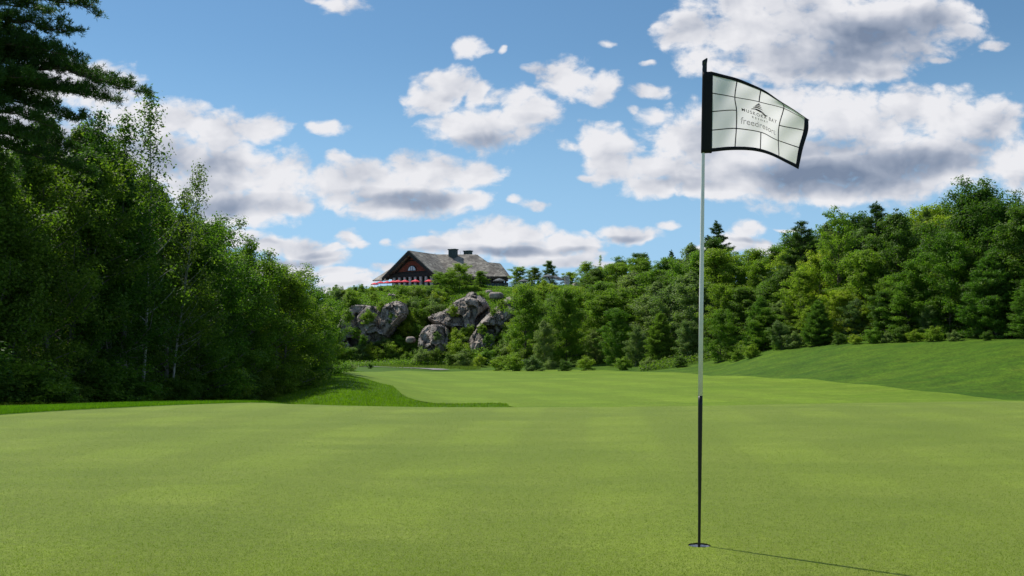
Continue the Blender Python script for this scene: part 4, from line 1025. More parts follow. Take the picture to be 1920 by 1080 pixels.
# right wood
sil = [(930,600),(960,545),(1060,530),(1100,520),(1150,492),(1190,478),(1240,482),(1290,462),(1330,455),(1400,482),(1440,470),(1480,448),(1520,432),(1560,430),(1600,418),(1640,410),(1690,402),(1740,400),(1780,385),(1830,348),(1880,365),(1920,380),(2000,370),(2200,360)]
fd = [(960,160),(1100,151),(1220,136),(1340,114),(1470,105),(1600,97),(1760,89),(1920,81),(2100,72)]
by = [(960,692),(1100,692),(1220,690),(1340,683),(1470,652),(1600,643),(1760,638),(1920,636),(2100,640)]
ip = lambda tab, x: float(np.interp(x, [t[0] for t in tab], [t[1] for t in tab]))
for a in [('bigmaple0',1062,151,540,.86,'huge round dark maple at the foot of the slope right of the rocks'),('maple1',985,156,533,1.0,'tall bright maple directly right of the slanting rock ridge'),
          ('grey0',1022,146,602,.95,'grey-green ash in front of the huge round maple'),('light0',968,163,598,.8,'yellow-green birch beside the slanting rock ridge'),('maple0',1155,141,578,.85,'leafy maple with pale stems right of the huge round maple'),
          ('youngpine0',1238,131,588,1.05,'broad feathery pine at the wood edge left of the flagstick'),('grey1',1192,136,612,.95,'rounded grey-green ash left of the broad feathery pine'),
          ('grey1',1290,122,600,1.0,'grey-green ash just left of the flagstick'),('maple2',1350,112,580,.9,'leafy maple just right of the flagstick'),('youngpine1',1425,109,560,1.0,'blue-green young pine between two grey ashes'),
          ('grey0',1466,102,602,1.15,'round grey-green ash on the rim of the grass bank'),('youngpine2',1535,99,565,1.15,'bright green layered young pine at the top of the bank'),('light1',1500,108,500,1.15,'yellow-green birch behind the round ash'),
          ('airy',1568,106,391,1.05,'airy tall tree with open branches against the sky'),('light0',1535,112,470,1.1,'yellow-green birch leaning below the airy tall tree'),('maple0',1620,101,470,1.0,'dense maple right of the airy tall tree'),
          ('grey0',1600,98,560,1.0,'slim grey-green ash right of the bright young pine'),('dark2',1690,101,398,.85,'dark green column-shaped oak against the sky'),('light1',1660,96,520,.95,'yellow-green birch before the column-shaped oak'),
          ('maple1',1715,93,490,.95,'leafy maple at the middle of the bank rim'),('grey1',1745,90,570,.9,'grey-green ash low before the great right maple'),('bigdark',1832,92,343,1.0,'great dark maple highest at the right of the picture'),
          ('maple2',1780,90,440,.9,'maple filling the left flank of the great dark maple'),('youngpine0',1868,84,470,1.35,'wide layered pine in front of the great dark maple'),('dark1',1912,84,385,1.0,'dark oak at the right edge of the picture'),
          ('youngpine1',1935,79,520,1.2,'shaded pine at the right edge of the bank'),('maple0',1990,80,400,1.0,'maple just beyond the right edge'),
          ('pine0',1347,172,419,1.35,'lone dark white pine standing above the wood right of the flagstick'),('pine1',1497,122,416,1.5,'wide-armed white pine left of the airy tall tree'),('pine2',1640,124,386,1.35,'white pine top between airy tree and column-shaped oak'),
          ('pine0',1738,118,398,.8,'small white pine top left of the great dark maple'),('pine1',1216,190,478,.8,'small dark pine top left of the flagstick'),('pine2',1258,185,472,.8,'dark pine top nearest the flagstick on its left')]:
    T(RW, 'a', *a)
for row, (dd, f0, f1, step, j) in {'front': (2, .30, .48, 44, 0), 'second': (14, .60, .78, 40, 1), 'third': (28, .84, .97, 36, 2), 'rear': (46, .96, 1.07, 34, 3)}.items():
    px = 975+j*11 if row != 'rear' else 1120
    while px < (2080 if row != 'rear' else 1800):
        q = rnd.random(); D = ip(fd, px)+dd*(1 if px > 1150 else .75)+rnd.uniform(-2, 2)
        yb, ys = ip(by, px), ip(sil, px); f = rnd.uniform(f0, f1); yt = yb+(ys-yb)*f
        if row == 'front' and (px < 1400 or px > 1700) and rnd.random() < .5: px += step; continue
        key = rnd.choice(['maple0', 'maple1', 'maple2', 'dark0', 'dark1', 'dark2', 'grey0', 'grey1', 'light0', 'light1', 'light0', 'youngpine1' if row in ('front', 'second') else 'maple0'])
        T(RW, row, key, px, D, yt, rnd.uniform(1.0, 1.45)); px += step*rnd.uniform(.85, 1.45)
# trees of the hill
for a in [('hilltree',836,214,509,1.65,'open-crowned maple with visible trunk before the clubhouse'),('hilltree',862,217,493,1.25,'taller maple just right of the open-crowned maple before the clubhouse'),('maple0',901,222,508,1.25,'small bright round maple at the clubhouse corner'),
          ('light0',975,238,500,1.5,'round pale birch right of the clubhouse'),('dark1',1001,241,501,1.3,'dark oak touching the round pale birch behind the umbrellas'),('dark0',1032,243,489,.85,'pointed dark oak behind the grey umbrellas'),
          ('light0',1070,240,510,1.5,'pale birch behind the stone pillar'),('light1',1100,236,491,1.5,'tall pale birch on the crest right of the pillar'),('maple2',1128,222,500,1.3,'bright maple where the hill meets the right wood'),
          ('maple1',1165,200,482,1.2,'bright maple rising behind the left end of the right wood'),('dark0',1200,205,474,1.1,'dark oak topping the ridge left of the dark pines'),('sapling',1122,228,478,1.0,'bare spindly sapling standing above the crest'),('light0',1145,205,498,1.2,'yellow-green birch at the left end of the right wood'),('light1',1120,190,545,1.0,'yellow-green birch below the brown rock slab'),
          ('grey0',984,190,560,.8,'grey-green ash above the slanting rock ridge'),('light0',1010,196,545,.9,'yellow-green birch below the terrace fence'),('maple0',1000,176,560,.9,'maple behind the huge round dark maple on its left'),
          ('light1',1075,184,552,.9,'yellow-green birch behind the huge round maple'),('dark0',640,196,560,.7,'dark pointed oak at the far left of the hill'),('maple2',617,190,580,.8,'maple where the hill dips behind the left wood')]:
    T(HL, 'a', *a)
cnt = {}
SPEC.sort(key=lambda s: s[3])
for zone, row, key, px, D, yt, wid, lab in SPEC:
    g = on_ground(px, D); H = Z(yt, D)-g.z
    if H < 1.5: continue
    look, nm = LOOK[kind_of(key)]
    if lab is None:
        k = (zone, row); cnt[k] = cnt.get(k, 0)+1
        lab = '%s, %s tree from the left in the %s row of %s' % (look, ordinal(cnt[k]-1), row, zone)
    g.z -= .1
    H0 = PROTO[key][2]; w = wid*(H0/H)**.25 if H < H0 else wid
    place_tree(key, g, H+.1, w, nm, lab, 'tree', 'trees of '+zone, rg=rnd)

# the big white pine leaning in from the left, nearest of all
def near_pine():
    rg = np.random.default_rng(77); tubes = []; C = []; Dn = []
    D0 = 26.0; x0 = px2u(-175)*D0; zg = gz(x0, D0); H = 16.5
    Tn = path(rg, (0, 0, 0), (0, 0, 1), H, 12, (0, 0, 0), .05); tubes.append((Tn, .26*(1-.9*np.linspace(0, 1, 13))))
    # limbs reaching into view: tip bearing (px, py), start height
    limbs = [((262,172),(-120,118),0.0),((180,150),(-150,60),.6),((165,15),(-140,-40),.2),((120,-20),(-140,-90),-.4),((135,60),(-150,20),-.5),((110,110),(-150,95),.9),((130,105),(-150,75),-.9),
             ((150,225),(-150,175),.3),((95,200),(-150,150),1.2),((170,330),(-140,215),.5),((60,260),(-150,220),-.6),((20,60),(-150,30),1.4),((40,-10),(-150,-40),.9),((70,150),(-150,130),-1.2),((30,320),(-150,260),.7),((210,190),(-150,160),.9),((90,20),(-150,0),1.0),
             ((100,240),(-150,200),-1.0),((140,280),(-150,225),1.0),((-20,150),(-150,140),-2),((-30,40),(-150,20),-2.2),((-10,240),(-150,220),2.2),((60,70),(-150,55),.3),((150,175),(-150,140),-.2),((5,110),(-150,100),.5),((45,185),(-150,170),.1)]
    for (tx, ty), (sx, sy), dy in limbs:
        s = np.array([0, 0, Z(sy, D0)-zg]); e = np.array([px2u(tx)*(D0+dy)-x0, dy, Z(ty, D0+dy)-zg])
        L = np.linalg.norm(e-s); mid = (s+e)/2+np.array([0, 0, .09*L*rg.uniform(.3, 1.3)]); n = 12; t = np.linspace(0, 1, n+1)[:, None]
        B = (1-t)**2*s+2*t*(1-t)*mid+t**2*e+rg.normal(size=(n+1, 3))*.03
        tubes.append((B, .075*np.linspace(1, .12, n+1)*(.6+.4*L/6)))
        m = int(L/.10)
        for q in range(m):
            tt = .22+.78*(q+rg.random())/m
            p, d = along(B, min(tt, .999)); side = np.cross(d, [0, 0, 1.]); side /= np.linalg.norm(side); side *= (1 if q % 2 else -1)
            dd = d*.75+side*rg.uniform(.35, 1.0)+rg.normal(size=3)*.22; dd[2] += .16; dd /= np.linalg.norm(dd)
            l2 = (.40+.26*L*(1.0-tt)*.55)*rg.uniform(.45, 1.1)
            S = path(rg, p, dd, l2, 4, (0, 0, .45), .5); tubes.append((S, .011*np.linspace(1, .4, 5)))
            k = max(3, int(l2/.045)); ts = rg.random(k)**.8
            pts = np.array([along(S, min(x, .999))[0] for x in ts]); C.append(pts+rg.normal(size=(k, 3))*[.07, .07, .035]); Dn.append(np.tile(dd*.5+np.array([0, 0, .6]), (k, 1)))
            for _ in range(2):
                b0, b1 = along(S, rg.uniform(.3, .95)); d3 = b1+rg.normal(size=3)*.6; d3 /= np.linalg.norm(d3); l3 = rg.uniform(.12, .3)
                k = 4; C.append(b0+d3*l3*rg.random((k, 1))+rg.normal(size=(k, 3))*.03); Dn.append(np.tile(d3*.5+np.array([0, 0, .6]), (k, 1)))
    C = np.concatenate(C); Dn = np.concatenate(Dn); print('near pine tufts', len(C))
    bv, bf = tube_np(tubes); lv, lf = spikes_np(rg, C, Dn, .12, .017, 11)
    o = empty('pine_tree', (x0, D0, zg), 0, label='big white pine whose dark branches reach in at the top left corner', cat='tree')
    link_mesh('trunk', np_mesh('near_pine_wood', bv, bf, True), B_brown, o); link_mesh('crown', np_mesh('near_pine_needles', lv, lf), L_pine, o)
near_pine()

# ------------------------------------------------------------------ shrubs on the hill and at the wood edges
def blocked(px, py, m=3):
    return any(((px-a)/(w/2+m))**2+((py-b)/(h/2+m))**2 < 1 for a, b, w, h, d in BARE)
def hides(px, g, H):
    'True when a shrub of height H standing at g would stand before one of the bare rock faces'
    k = F/g.y; y0 = HY-(g.z-EYE)*k; yt = y0-H*k
    return any(g.y < d+4 and abs(px-a) < w*.5+H*k*.30 and yt < b+h*.14 and y0 > b-h*.5 for a, b, w, h, d in BARE)
zones = [('on the crest below the red umbrellas', 625, 800, 543, 562, 18, (1.0, 1.9)), ('above the left cliff', 640, 770, 552, 575, 12, (1.5, 3)), ('between the left cliff and the middle rocks', 752, 840, 560, 640, 40, (2.0, 4.5)),
         ('below the terrace fence', 850, 1000, 544, 575, 22, (1.0, 2.4)), ('at the foot of the left cliff', 622, 800, 655, 678, 24, (1.6, 3.4)), ('at the foot of the middle rocks', 780, 1000, 655, 690, 30, (2.0, 4.2)),
         ('on the slope around the slanting ridge', 830, 990, 590, 660, 18, (2.0, 4.0)), ('on the upper slope right of the terrace', 960, 1130, 540, 600, 26, (2.5, 5.0)), ('at the far left end of the hill', 606, 660, 560, 640, 18, (2.0, 4.0))]
for zn, x0, x1, y0, y1, n, (h0, h1) in zones:
    pts = []
    for _ in range(n*12):
        if len(pts) >= n: break
        px, py = rnd.uniform(x0, x1), rnd.uniform(y0, y1)
        if blocked(px, py): continue
        g = ground_at(px, py, 120, 300); H = rnd.uniform(h0, h1)
        if 680 < px < 965:
            H = min(H, g.z*0+Z(536.5, g.y)-g.z+.35)
            if H < .5: continue
        if hides(px, g, H): continue
        if any((g-q[0]).length < 1.5 for q in pts): continue
        pts.append((g, px, H))
    pts.sort(key=lambda t: t[1])
    for i, (g, px, H) in enumerate(pts):
        k = rnd.choice([0, 0, 1, 1, 2, 3])
        if g.y > 224: H = min(H, .9)
        lk_ = ('leafy green', 'yellow-green', 'dark green', 'grey-green')[k]
        g.z -= .15
        place_tree('shrub%d' % k, g, H, rnd.uniform(.9, 1.3), 'shrub', '%s shrub, %s from the left %s' % (lk_, ordinal(i), zn), 'shrub', 'shrubs '+zn, rg=rnd)
# shrubs growing out of the rocks
for i, (px, py, D, H, k, lab) in enumerate([(690,600,181,3.2,1,'yellow-green shrub growing out of the left cliff face'),(668,628,180,2.2,1,'pale shrub low on the tall streaked cliff'),(715,578,183,2.0,0,'green shrub on the ledge of the left cliff'),(925,588,179.5,1.6,1,'small shrub in a cleft of the middle rocks'),
        (905,620,177.5,2,1,'small shrub on the slanting rock ridge'),(652,596,181,2.6,0,'green shrub half covering the left cliff edge'),(735,602,182,2.4,1,'yellow-green shrub under the granite shoulder'),(680,640,178.5,2.0,0,'green shrub low on the left cliff'),(850,585,183.5,2.4,1,'pale shrub on top of the middle dark rock'),(880,628,182,3.0,0,'green shrub in the dark gully between the middle rocks'),(940,575,179.5,2.2,1,'yellow-green shrub crowning the slanting ridge'),(820,632,174,1.6,3,'grey-green shrub on the low outcrop'),(915,640,175.5,2.2,0,'green shrub beside the lowest slab'),(1030,690,142,2.2,3,'low grey-green shrub at the wood edge'),(1460,652,103,1.3,0,'low shrub at the rim of the bank')]):
    place_tree('shrub%d' % k, (px2u(px)*D, D, Z(py, D)-H*.35), H, 1.0, 'shrub', lab, 'shrub', rg=rnd)
edge = [(660,696,.9),(1100,694,2.0),(1170,693,1.8),(1215,692,1.6),(1275,688,1.5),(1380,676,1.4),(1410,670,1.5),(1490,651,1.8),(1575,645,1.3),(1605,644,1.0),(1640,642,1.5),(1665,641,1.1),(1690,640,1.6),(1715,640,1.2),(1750,639,1.4),(1790,638,1.0),(1850,637,.9),(628,702,1.1),(695,690,.8),(1000,695,2.2),(965,695,2.4),(935,694,2.2),(1060,695,1.6)]
edge.sort()
for i, (px, py, H) in enumerate(edge):
    g = ground_at(px, py+1, 60, 200); g.z -= .1; k = (i*3) % 4
    place_tree('shrub%d' % k, g, H, 1.4, 'shrub', '%s low bush, %s from the left along the mown grass edge' % (('leafy green', 'yellow-green', 'dark green', 'grey-green')[k], ordinal(i)), 'shrub', 'low bushes along the mown edge', rg=rnd)
# bushes under the left wood, mostly dark leaf to paint in its deep shade
for i, px in enumerate(range(-60, 610, 26)):
    D = float(np.interp(px, [-60, 0, 100, 250, 400, 500, 600], [27, 28.5, 30.5, 37, 45, 52, 70]))+rnd.uniform(0, 2); g = on_ground(px, D); g.z -= .1; k = (2, 2, 0, 2)[(i*7) % 4]
    place_tree('shrub%d' % k, g, rnd.uniform(1.2, 2.2), 1.5, 'shrub', '%s understorey bush, %s from the left under the left wood' % (('leafy green', 'yellow-green', 'dark green', 'grey-green')[k], ordinal(i)), 'shrub', 'bushes under the left wood', rg=rnd)

# ------------------------------------------------------------------ ground cover nobody could count
def cover(name, pts, size, mat, lay=.5, label=None):
    rg = np.random.default_rng(5); P = np.array(pts); P[:, 2] += rg.random(len(P))*lay
    v, f = leaves_np(rg, P, size, .8); o = link_mesh(name, np_mesh(name, v, f), mat); tag(o, label, 'undergrowth', kind='stuff'); return o
def scatter(n, px0, px1, D0, D1, seed):
    rg = np.random.default_rng(seed); u = px2u(rg.uniform(px0, px1, n)); D = rg.uniform(D0, D1, n); x = u*D
    z = terrain(x, D)+.25*np.maximum(0, np.sin(x*.9+D*.7)+np.sin(x*.43-D*1.1+2))*rg.random(n)
    return np.stack([x, D, z], 1)
cover('undergrowth', np.concatenate([scatter(120000, 590, 1180, 168, 232, 1), scatter(40000, 610, 1000, 205, 229, 14)]), .30, L_maple, .8, 'tangled low green plants covering the hillside')
a = np.concatenate([scatter(26000, p0, p1, d0, d1, 2+i) for i, (p0, p1, d0, d1) in enumerate([(1100,1340,150,180),(1200,1500,116,150),(1340,1620,112,135),(1560,1940,96,120)])])
cover('woodland_undergrowth', a, .28, L_dark, .7, 'dark low plants on the floor of the right wood')
rgx = np.random.default_rng(9)
# grass blades: collar behind the green at left, and the rough
def blades(name, pts, h, w, mat, label, lean=.35):
    rg = np.random.default_rng(3); n = len(pts); P = np.array(pts); hh = h*(.6+.8*rg.random(n))[:, None]
    d = rg.normal(size=(n, 3))*lean; d[:, 2] = 1; d /= np.linalg.norm(d, axis=1)[:, None]
    s = rg.normal(size=(n, 3)); s[:, 2] = 0; s /= np.linalg.norm(s, axis=1)[:, None]; s *= w/2
    V_ = np.stack([P-s, P+s, P+d*hh], 1).reshape(-1, 3)
    o = link_mesh(name, np_mesh(name, V_, np.arange(3*n).reshape(-1, 3)), mat); tag(o, label, 'grass', kind='stuff'); return o
L_grass = leaf_mat('grass_blade', (.115, .215, .004), (.215, .330, .014), .45, rough=.5)
L_turf = leaf_mat('turf_blade', (.098, .165, .006), (.275, .335, .045), .38, rough=.6)
L_meadow = leaf_mat('meadow_blade', (.110, .170, .030), (.200, .240, .060), .45, rough=.5)
def strip_pts(n, seed):
    rg = np.random.default_rng(seed); px = rg.uniform(-120, 620, n)
    d0 = np.interp(px, [-160, 0, 200, 380, 520, 640], [13.25, 14.5, 16.1, 17.3, 18.4, 19.0]); D = d0+rg.random(n)**1.2*3.2
    u = px2u(px); return np.stack([u*D, D, terrain(u*D, D)], 1)
blades('collar_grass', strip_pts(90000, 1), .045, .006, L_grass, 'strip of longer green grass along the back left of the putting green')
def turf_pts(n, seed):
    rg = np.random.default_rng(seed); D = 3.9+rg.random(n)**1.7*14.0; u = rg.uniform(-.80, .80, n)
    x = u*D; k = np.hypot(x-HOLE.x, D-HOLE.y) > .056
    x, D = x[k], D[k]; return np.stack([x, D, np.zeros(len(x))], 1)
blades('turf_grass', turf_pts(560000, 8), .0065, .0024, L_turf, 'closely mown grass blades of the putting green', lean=.7)
def field_pts(n, px0, px1, D0, D1, seed, pw=1.0):
    rg = np.random.default_rng(seed); px = rg.uniform(px0, px1, n); D = D0+(D1-D0)*rg.random(n)**pw; u = px2u(px)
    return np.stack([u*D, D, terrain(u*D, D)], 1)
mp = field_pts(70000, 600, 900, 138, 178, 4); PTH = [ground_at(x, y, 60, 178) for x, y in ((640, 683.5), (665, 685.5), (700, 688.0), (740, 689.5), (775, 690.5), (800, 691.5), (818, 692.8), (828, 694.2))]
PX = np.array([[(a.lerp(b, t)).x, (a.lerp(b, t)).y] for a, b in zip(PTH[:-1], PTH[1:]) for t in np.linspace(0, 1, 8)])
dmin = np.min(np.hypot(mp[:, None, 0]-PX[None, :, 0], mp[:, None, 1]-PX[None, :, 1]), 1)
edge_n = np.sin(mp[:, 0]*.5)*3+np.sin(mp[:, 0]*1.3+1)*1.5
mp = mp[(dmin > 2.6) & (mp[:, 1] > PX[:, 1].min()+edge_n) & ((mp[:, 1] > np.interp(mp[:, 0], PX[:, 0], PX[:, 1])) | (rgx.random(len(mp)) < .04))]
blades('meadow_grass', mp, .35, .05, L_meadow, 'tall pale meadow grass in front of the rocky hill')
fpoly = fair_poly
rp = field_pts(110000, 440, 1000, 36, 110, 6, 1.3); k = ~inside(fpoly, rp[:, 0], rp[:, 1]); rp = rp[k]
blades('rough_grass', rp, .10, .025, L_grass, 'unmown green rough left of the fairway')
# ------------------------------------------------------------------ hole cup, flagstick, flag
M_cup = simple_mat('grey_cup_liner', (.62, .63, .66), .7, 0, .45, 160)
M_soil = simple_mat('dark_soil', (.020, .018, .010), .95, 0, .5, 200)
cup = empty('hole_cup', HOLE, 0, label='round hole cup with grey liner cut into the putting green', cat='golf hole')
def tube_wall(name, r0, z0, r1, z1, mat, parent, n=48, floor=False, wob=0):
    VV = []; rg = random.Random(4)
    for r, z in ((r0, z0), (r1, z1)):
        for k in range(n): a = k*2*math.pi/n; VV.append(((r+rg.uniform(-wob, wob))*math.cos(a), (r+rg.uniform(-wob, wob))*math.sin(a), z+rg.uniform(-wob, wob)))
    FF = [(k, (k+1) % n, n+(k+1) % n, n+k) for k in range(n)]
    if floor: FF.append(tuple(range(n, 2*n)))
    me = bpy.data.meshes.new(name); me.from_pydata(VV, [], FF); me.update(); return link_mesh(name, me, mat, parent)
tube_wall('soil_ring', .0545, .001, .0535, -.008, M_soil, cup, wob=.0012)
tube_wall('liner', .0533, -.007, .0530, -.15, M_cup, cup, floor=True)
DP = 4.83
stick = empty('flagstick', HOLE, 0, label='tall flagstick, white above and black below, standing in the hole', cat='flagstick')
def fp3(px, py, D=DP): return Vector((px2u(px)*D, D, Z(py, D)))
def stick_seg(name, pts, mat, n=16):
    """pts: (px, py, width px)"""
    paths = [(np.array([fp3(x, y)-HOLE for x, y, w in pts]), np.array([w*DP/F/2 for x, y, w in pts]))]
    v, f = tube_np(paths, n); nn = len(pts)
    # force the round section
    k = len(v)//nn
    me = np_mesh(name, v, f, True); bm = bmesh.new(); bm.from_mesh(me)
    bmesh.ops.holes_fill(bm, edges=[e for e in bm.edges if e.is_boundary]); bm.to_mesh(me); bm.free()
    return link_mesh(name, me, mat, stick)
def fat_tube(name, pts, mat, n=16):
    VV = []; 
    for x, y, w in pts:
        c = fp3(x, y)-HOLE; r = w*DP/F/2
        for k in range(n): VV.append((c.x+r*math.cos(k*2*math.pi/n), c.y+r*math.sin(k*2*math.pi/n), c.z))
    FF = [(i*n+k, i*n+(k+1) % n, (i+1)*n+(k+1) % n, (i+1)*n+k) for i in range(len(pts)-1) for k in range(n)]
    FF += [tuple(range(n))[::-1], tuple(range((len(pts)-1)*n, len(pts)*n))]
    me = bpy.data.meshes.new(name); me.from_pydata(VV, [], FF); me.update()
    for p in me.polygons: p.use_smooth = len(p.vertices) == 4
    return link_mesh(name, me, mat, stick)
M_polew = simple_mat('white_gloss_fibreglass', (.80, .775, .78), .3, 0, .04, 40, .5)
M_poleb = simple_mat('black_gloss_fibreglass', (.006, .006, .007), .35, 0, .2, 40, .4)
fat_tube('upper_shaft', [(1313.2, 742, 8.8), (1315, 560, 8.2), (1317, 400, 7.2), (1318.5, 288, 6.4), (1320.3, 150, 6.2)], M_polew)
fat_tube('lower_shaft', [(1311, 1030, 5.0), (1311, 1022, 5.2), (1311.6, 960, 5.6), (1312.4, 850, 7.6), (1313.1, 760, 8.6), (1313.2, 742.2, 8.6)], M_poleb)
# bracket that holds the flag at the top
bk = fp3(1321.6, 122)-HOLE; s_ = DP/F
bm = bmesh.new()
prof = [(-4.3, -14), (3.4, -14), (3.6, 2), (4.6, 9), (4.6, 12.2), (3.2, 13), (-4.6, 8), (-4.8, 2), (-4.0, -2), (-4.6, -7)]
vs0 = [bm.verts.new((bk.x+x*s_, -.006, bk.z+z*s_)) for x, z in prof]; bm.faces.new(vs0)
r_ = bmesh.ops.extrude_face_region(bm, geom=bm.faces[:]); bmesh.ops.translate(bm, vec=(0, .012, 0), verts=[v for v in r_['geom'] if isinstance(v, bmesh.types.BMVert)])
bmesh.ops.recalc_face_normals(bm, faces=bm.faces)
me = bpy.data.meshes.new('finial'); bm.to_mesh(me); bm.free(); fin = link_mesh('finial', me, M_poleb, stick)
bm = bmesh.new(); bmesh.ops.create_cone(bm, cap_ends=True, segments=14, radius1=.005, radius2=.005, depth=.004, matrix=Matrix.Translation((bk.x-1.2*s_, -.0085, bk.z+3*s_)) @ Matrix.Rotation(R(90), 4, 'X'))
me = bpy.data.meshes.new('screw'); bm.to_mesh(me); bm.free(); link_mesh('screw', me, simple_mat('olive_screw', (.06, .07, .03), .4, .5, .1), fin)

# flag cloth: 5 x 5 lattice of seam crossings, bicubic between
ZX = lambda p: (1260+p[0]/4.32, 90+p[1]/4.32)
GR = [[(332,222),(525,272),(716,345),(893,447),(1076,562)],
      [(330,366),(510,398),(705,437),(903,490),(1072,574)],
      [(325,515),(523,505),(714,560),(868,625),(1065,667)],
      [(325,665),(521,652),(718,683),(860,750),(1028,806)],
      [(322,812),(512,797),(716,815),(865,873),(1003,940)]]
DEP = [[.0,-.045,-.02,.06,.12],[.0,-.050,-.035,.045,.10],[.0,-.050,-.045,.02,.06],[.0,-.045,-.05,.0,.03],[.0,-.035,-.045,-.015,.0]]
GP = np.array([[list(fp3(*ZX(GR[r][c]), DP+DEP[r][c])) for c in range(5)] for r in range(5)])
def cr1(P, t):
    """Catmull-Rom through P (k,...) at parameter t, linear beyond the ends"""
    k = len(P)
    if t < 0: return P[0]+(P[1]-P[0])*t
    if t > k-1: return P[-1]+(P[-1]-P[-2])*(t-k+1)
    i = min(int(t), k-2); f = t-i
    p0 = P[i-1] if i > 0 else 2*P[0]-P[1]; p3 = P[i+2] if i+2 < k else 2*P[-1]-P[-2]
    return .5*((2*P[i+1-1])+(-p0+P[i+1])*f+(2*p0-5*P[i]+4*P[i+1]-p3)*f*f+(-p0+3*P[i]-3*P[i+1]+p3)*f**3)
def cloth(s, t, off=0.0):
    """s along the fly 0..4, t down the hoist 0..4; off lifts towards the viewer side"""
    p = cr1(np.array([cr1(GP[r], s) for r in range(5)]), t)
    q = Vector(p)
    q.y += .0022*math.sin(s*5.1+t*2.3)*min(1, max(0, s))
    if off:
        a = Vector(cr1(np.array([cr1(GP[r], s+.02) for r in range(5)]), t)); b = Vector(cr1(np.array([cr1(GP[r], s) for r in range(5)]), t+.02))
        n = (a-Vector(p)).cross(b-Vector(p)).normalized()
        if n.y > 0: n = -n
        q += n*off
    return q
flag = empty('flag', fp3(1322, 212), 0, label='white grid-patterned golf flag with black borders flying from the flagstick', cat='flag')
FO = Vector(flag.location)
def cloth_patch(name, s0, s1, t0, t1, ns, nt_, mat, off=0., thick=.0, parent=None):
    VV, FF = [], []
    for side in ((off, off-thick) if thick else (off,)):
        for j in range(nt_+1):
            for i in range(ns+1): VV.append(cloth(s0+(s1-s0)*i/ns, t0+(t1-t0)*j/nt_, side)-FO)
    m = (ns+1)*(nt_+1)
    for j in range(nt_):
        for i in range(ns):
            a = j*(ns+1)+i; FF.append((a, a+ns+1, a+ns+2, a+1))
            if thick: FF.append((m+a, m+a+1, m+a+ns+2, m+a+ns+1))
    if thick:
        for i in range(ns):
            FF.append((i, i+1, m+i+1, m+i)); b = nt_*(ns+1)+i; FF.append((b, m+b, m+b+1, b+1))
        for j in range(nt_):
            a = j*(ns+1); FF.append((a, m+a, m+a+ns+1, a+ns+1)); b = a+ns; FF.append((b, b+ns+1, m+b+ns+1, m+b))
    me = bpy.data.meshes.new(name); me.from_pydata([tuple(v) for v in VV], [], FF); me.update()
    for p in me.polygons: p.use_smooth = True
    return link_mesh(name, me, mat, parent or flag)
def cloth_mat(name, col, trans, weave=.12):
    m, nt, p = new_mat(name); g = nd(nt, 'ShaderNodeTexCoord')
    n = noise_n(nt, g.outputs['Object'], 900, 2, .6).outputs[0]; n2 = noise_n(nt, g.outputs['Object'], 9, 3, .6).outputs[0]
    lo = tuple(c*(1-weave) for c in col)
    c = mixc(nt, mth(nt, 'MULTIPLY', mth(nt, 'ADD', n, n2), .5), (*lo, 1), (*col, 1)); lk(nt, c, p.inputs['Base Color']); p.inputs['Roughness'].default_value = .75; p.inputs['Specular IOR Level'].default_value = .15
    b = nd(nt, 'ShaderNodeBump'); b.inputs['Strength'].default_value = .5; b.inputs['Distance'].default_value = .003; lk(nt, n2, b.inputs['Height']); lk(nt, b.outputs[0], p.inputs['Normal'])
    t = nd(nt, 'ShaderNodeBsdfTranslucent'); lk(nt, c, t.inputs['Color']); mx = nd(nt, 'ShaderNodeMixShader'); mx.inputs[0].default_value = trans
    lk(nt, p.outputs[0], mx.inputs[1]); lk(nt, t.outputs[0], mx.inputs[2]); lk(nt, mx.outputs[0], nt.nodes['Material Output'].inputs[0]); return m
M_cloth = cloth_mat('white_nylon', (.95, .91, .94), .80)
M_black = cloth_mat('black_webbing', (.020, .021, .024), .02, .5)
M_ink = cloth_mat('black_ink', (.018, .018, .020), .02, .2)
cloth_patch('cloth', -.05, 4.03, -.03, 4.03, 96, 80, M_cloth)
cloth_patch('hem', -.1, 4.20, -.20, .0, 48, 2, M_black, .0012, .0024); cloth_patch('hem', -.1, 4.20, 4.0, 4.20, 48, 2, M_black, .0012, .0024); cloth_patch('hem', 4.0, 4.19, -.01, 4.01, 2, 40, M_black, .0012, .0024)
# pole sleeve
def sleeve():
    VV = []; n = 24; rows = 20
    for j in range(rows+1):
        t = j/rows; xl = 1316.8+(1314.3-1316.8)*t; xr = 1336.8+(1335.0-1336.8)*t; y = 135.5+(286.5-135.5)*t
        # teardrop section: round about the stick, flat towards the fly
        a = fp3(xl, y)-FO; b = fp3(xr, y)-FO; r = .0115
        for k in range(n):
            th = k*2*math.pi/n; x = (1-math.cos(th))/2; w = r*math.sin(th)*(1-.75*x**.8)*1.5
            VV.append((a.x+(b.x-a.x)*x, a.y-w, a.z+.0015*math.sin(j*1.7+k)))
    FF = [(j*n+k, (j+1)*n+k, (j+1)*n+(k+1) % n, j*n+(k+1) % n) for j in range(rows) for k in range(n)]
    FF += [tuple(range(n)), tuple(range(rows*n, (rows+1)*n))[::-1]]
    me = bpy.data.meshes.new('sleeve'); me.from_pydata(VV, [], FF); me.update()
    for p in me.polygons: p.use_smooth = len(p.vertices) == 4
    link_mesh('sleeve', me, M_black, flag)
sleeve()
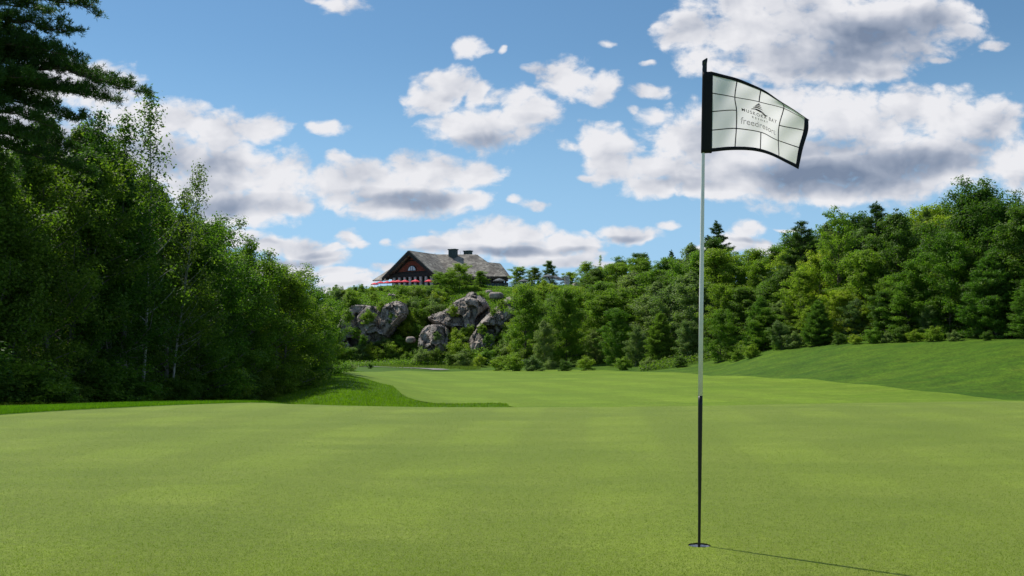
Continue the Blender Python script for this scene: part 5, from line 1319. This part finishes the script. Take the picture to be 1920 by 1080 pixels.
# seam lines of the grid
W_ = .028
def hline(t, s0, s1): cloth_patch('seam_line', s0, s1, t-W_, t+W_, max(4, int((s1-s0)*12)), 1, M_ink, .0012)
def vline(s, t0, t1): cloth_patch('seam_line', s-W_*.8, s+W_*.8, t0, t1, 1, max(4, int((t1-t0)*12)), M_ink, .0014)
hline(1, 0, 3.97); hline(3, 0, 4); hline(2, 0, .99); hline(2, 3.0, 4)
vline(1, 0, 4); vline(3, 0, 4); vline(2, 0, 1); vline(2, 3, 4)
# lettering: flat glyphs laid on the cloth
def text_on_cloth(name, body, s_at, t_at, size_s, size_t, outline=0.0, spacing=1.0, spx=1.0, mat=M_ink, skew=(0, 0, 0)):
    cu = bpy.data.curves.new(name, 'FONT'); cu.body = body; cu.size = 1; cu.align_x = 'CENTER'; cu.space_character = spacing; cu.resolution_u = 3; cu.offset = .005 if not outline else 0.0
    if outline: cu.fill_mode = 'NONE' if False else 'BOTH'
    if outline:
        cu.fill_mode = 'FRONT'
    ob = bpy.data.objects.new(name, cu); COL.objects.link(ob); dg = bpy.context.evaluated_depsgraph_get(); dg.update()
    me = bpy.data.meshes.new_from_object(ob.evaluated_get(dg)); bpy.data.objects.remove(ob); bpy.data.curves.remove(cu)
    bm = bmesh.new(); bm.from_mesh(me)
    bmesh.ops.remove_doubles(bm, verts=bm.verts, dist=1e-4)
    if outline:
        bm.normal_update(); r = bmesh.ops.inset_region(bm, faces=bm.faces[:], thickness=outline, use_boundary=True, use_even_offset=False)
        keep = set(r['faces']); bmesh.ops.delete(bm, geom=[f for f in bm.faces if f not in keep], context='FACES')
    for v in bm.verts:
        s = s_at+v.co.x*size_s; t = t_at-v.co.y*size_t+skew[0]*(s-s_at)**2+skew[1]*(s-s_at)+skew[2]
        v.co = cloth(s, t, .0024)-FO
    bm.to_mesh(me); bm.free(); me.materials.clear()
    return link_mesh(name, me, mat, flag)
text_on_cloth('lettering', 'MUSKOKA BAY', 2.02, 2.00, .196, .30, 0, 1.30, skew=(-.02, .0, 0))
text_on_cloth('lettering', 'RESORT', 2.0, 2.24, .14, .19, 0, 1.7)
text_on_cloth('lettering', 'freedresort', 2.0, 2.72, .36, .52, .035, 1.0)
# tree emblem: brush strokes widening downwards, the last one sweeping to the right
def emblem():
    strokes = [((1.94,1.17),(1.99,1.12),(2.05,1.20),.05),((1.87,1.27),(1.97,1.17),(2.10,1.30),.055),((1.80,1.38),(1.95,1.26),(2.13,1.42),.06),((1.72,1.50),(1.92,1.36),(2.17,1.54),.065),((1.62,1.66),(1.90,1.46),(2.24,1.70),.06),((1.80,1.60),(2.02,1.62),(2.34,1.80),.055),((2.10,1.70),(2.25,1.86),(2.38,1.74),.07)]
    VV, FF = [], []
    for a, m, b, w in strokes:
        n = 10; base = len(VV)
        for i in range(n+1):
            t = i/n; s = (1-t)**2*a[0]+2*t*(1-t)*m[0]+t*t*b[0]; tt = (1-t)**2*a[1]+2*t*(1-t)*m[1]+t*t*b[1]; ww = w*.62*(math.sin(math.pi*min(1, .12+t*.95))**.6)
            VV.append(cloth(s, tt-ww, .0024)-FO); VV.append(cloth(s, tt+ww, .0024)-FO)
        FF += [(base+2*i, base+2*i+1, base+2*i+3, base+2*i+2) for i in range(n)]
    me = bpy.data.meshes.new('emblem'); me.from_pydata([tuple(v) for v in VV], [], FF); me.update(); link_mesh('emblem', me, M_ink, flag)
emblem()
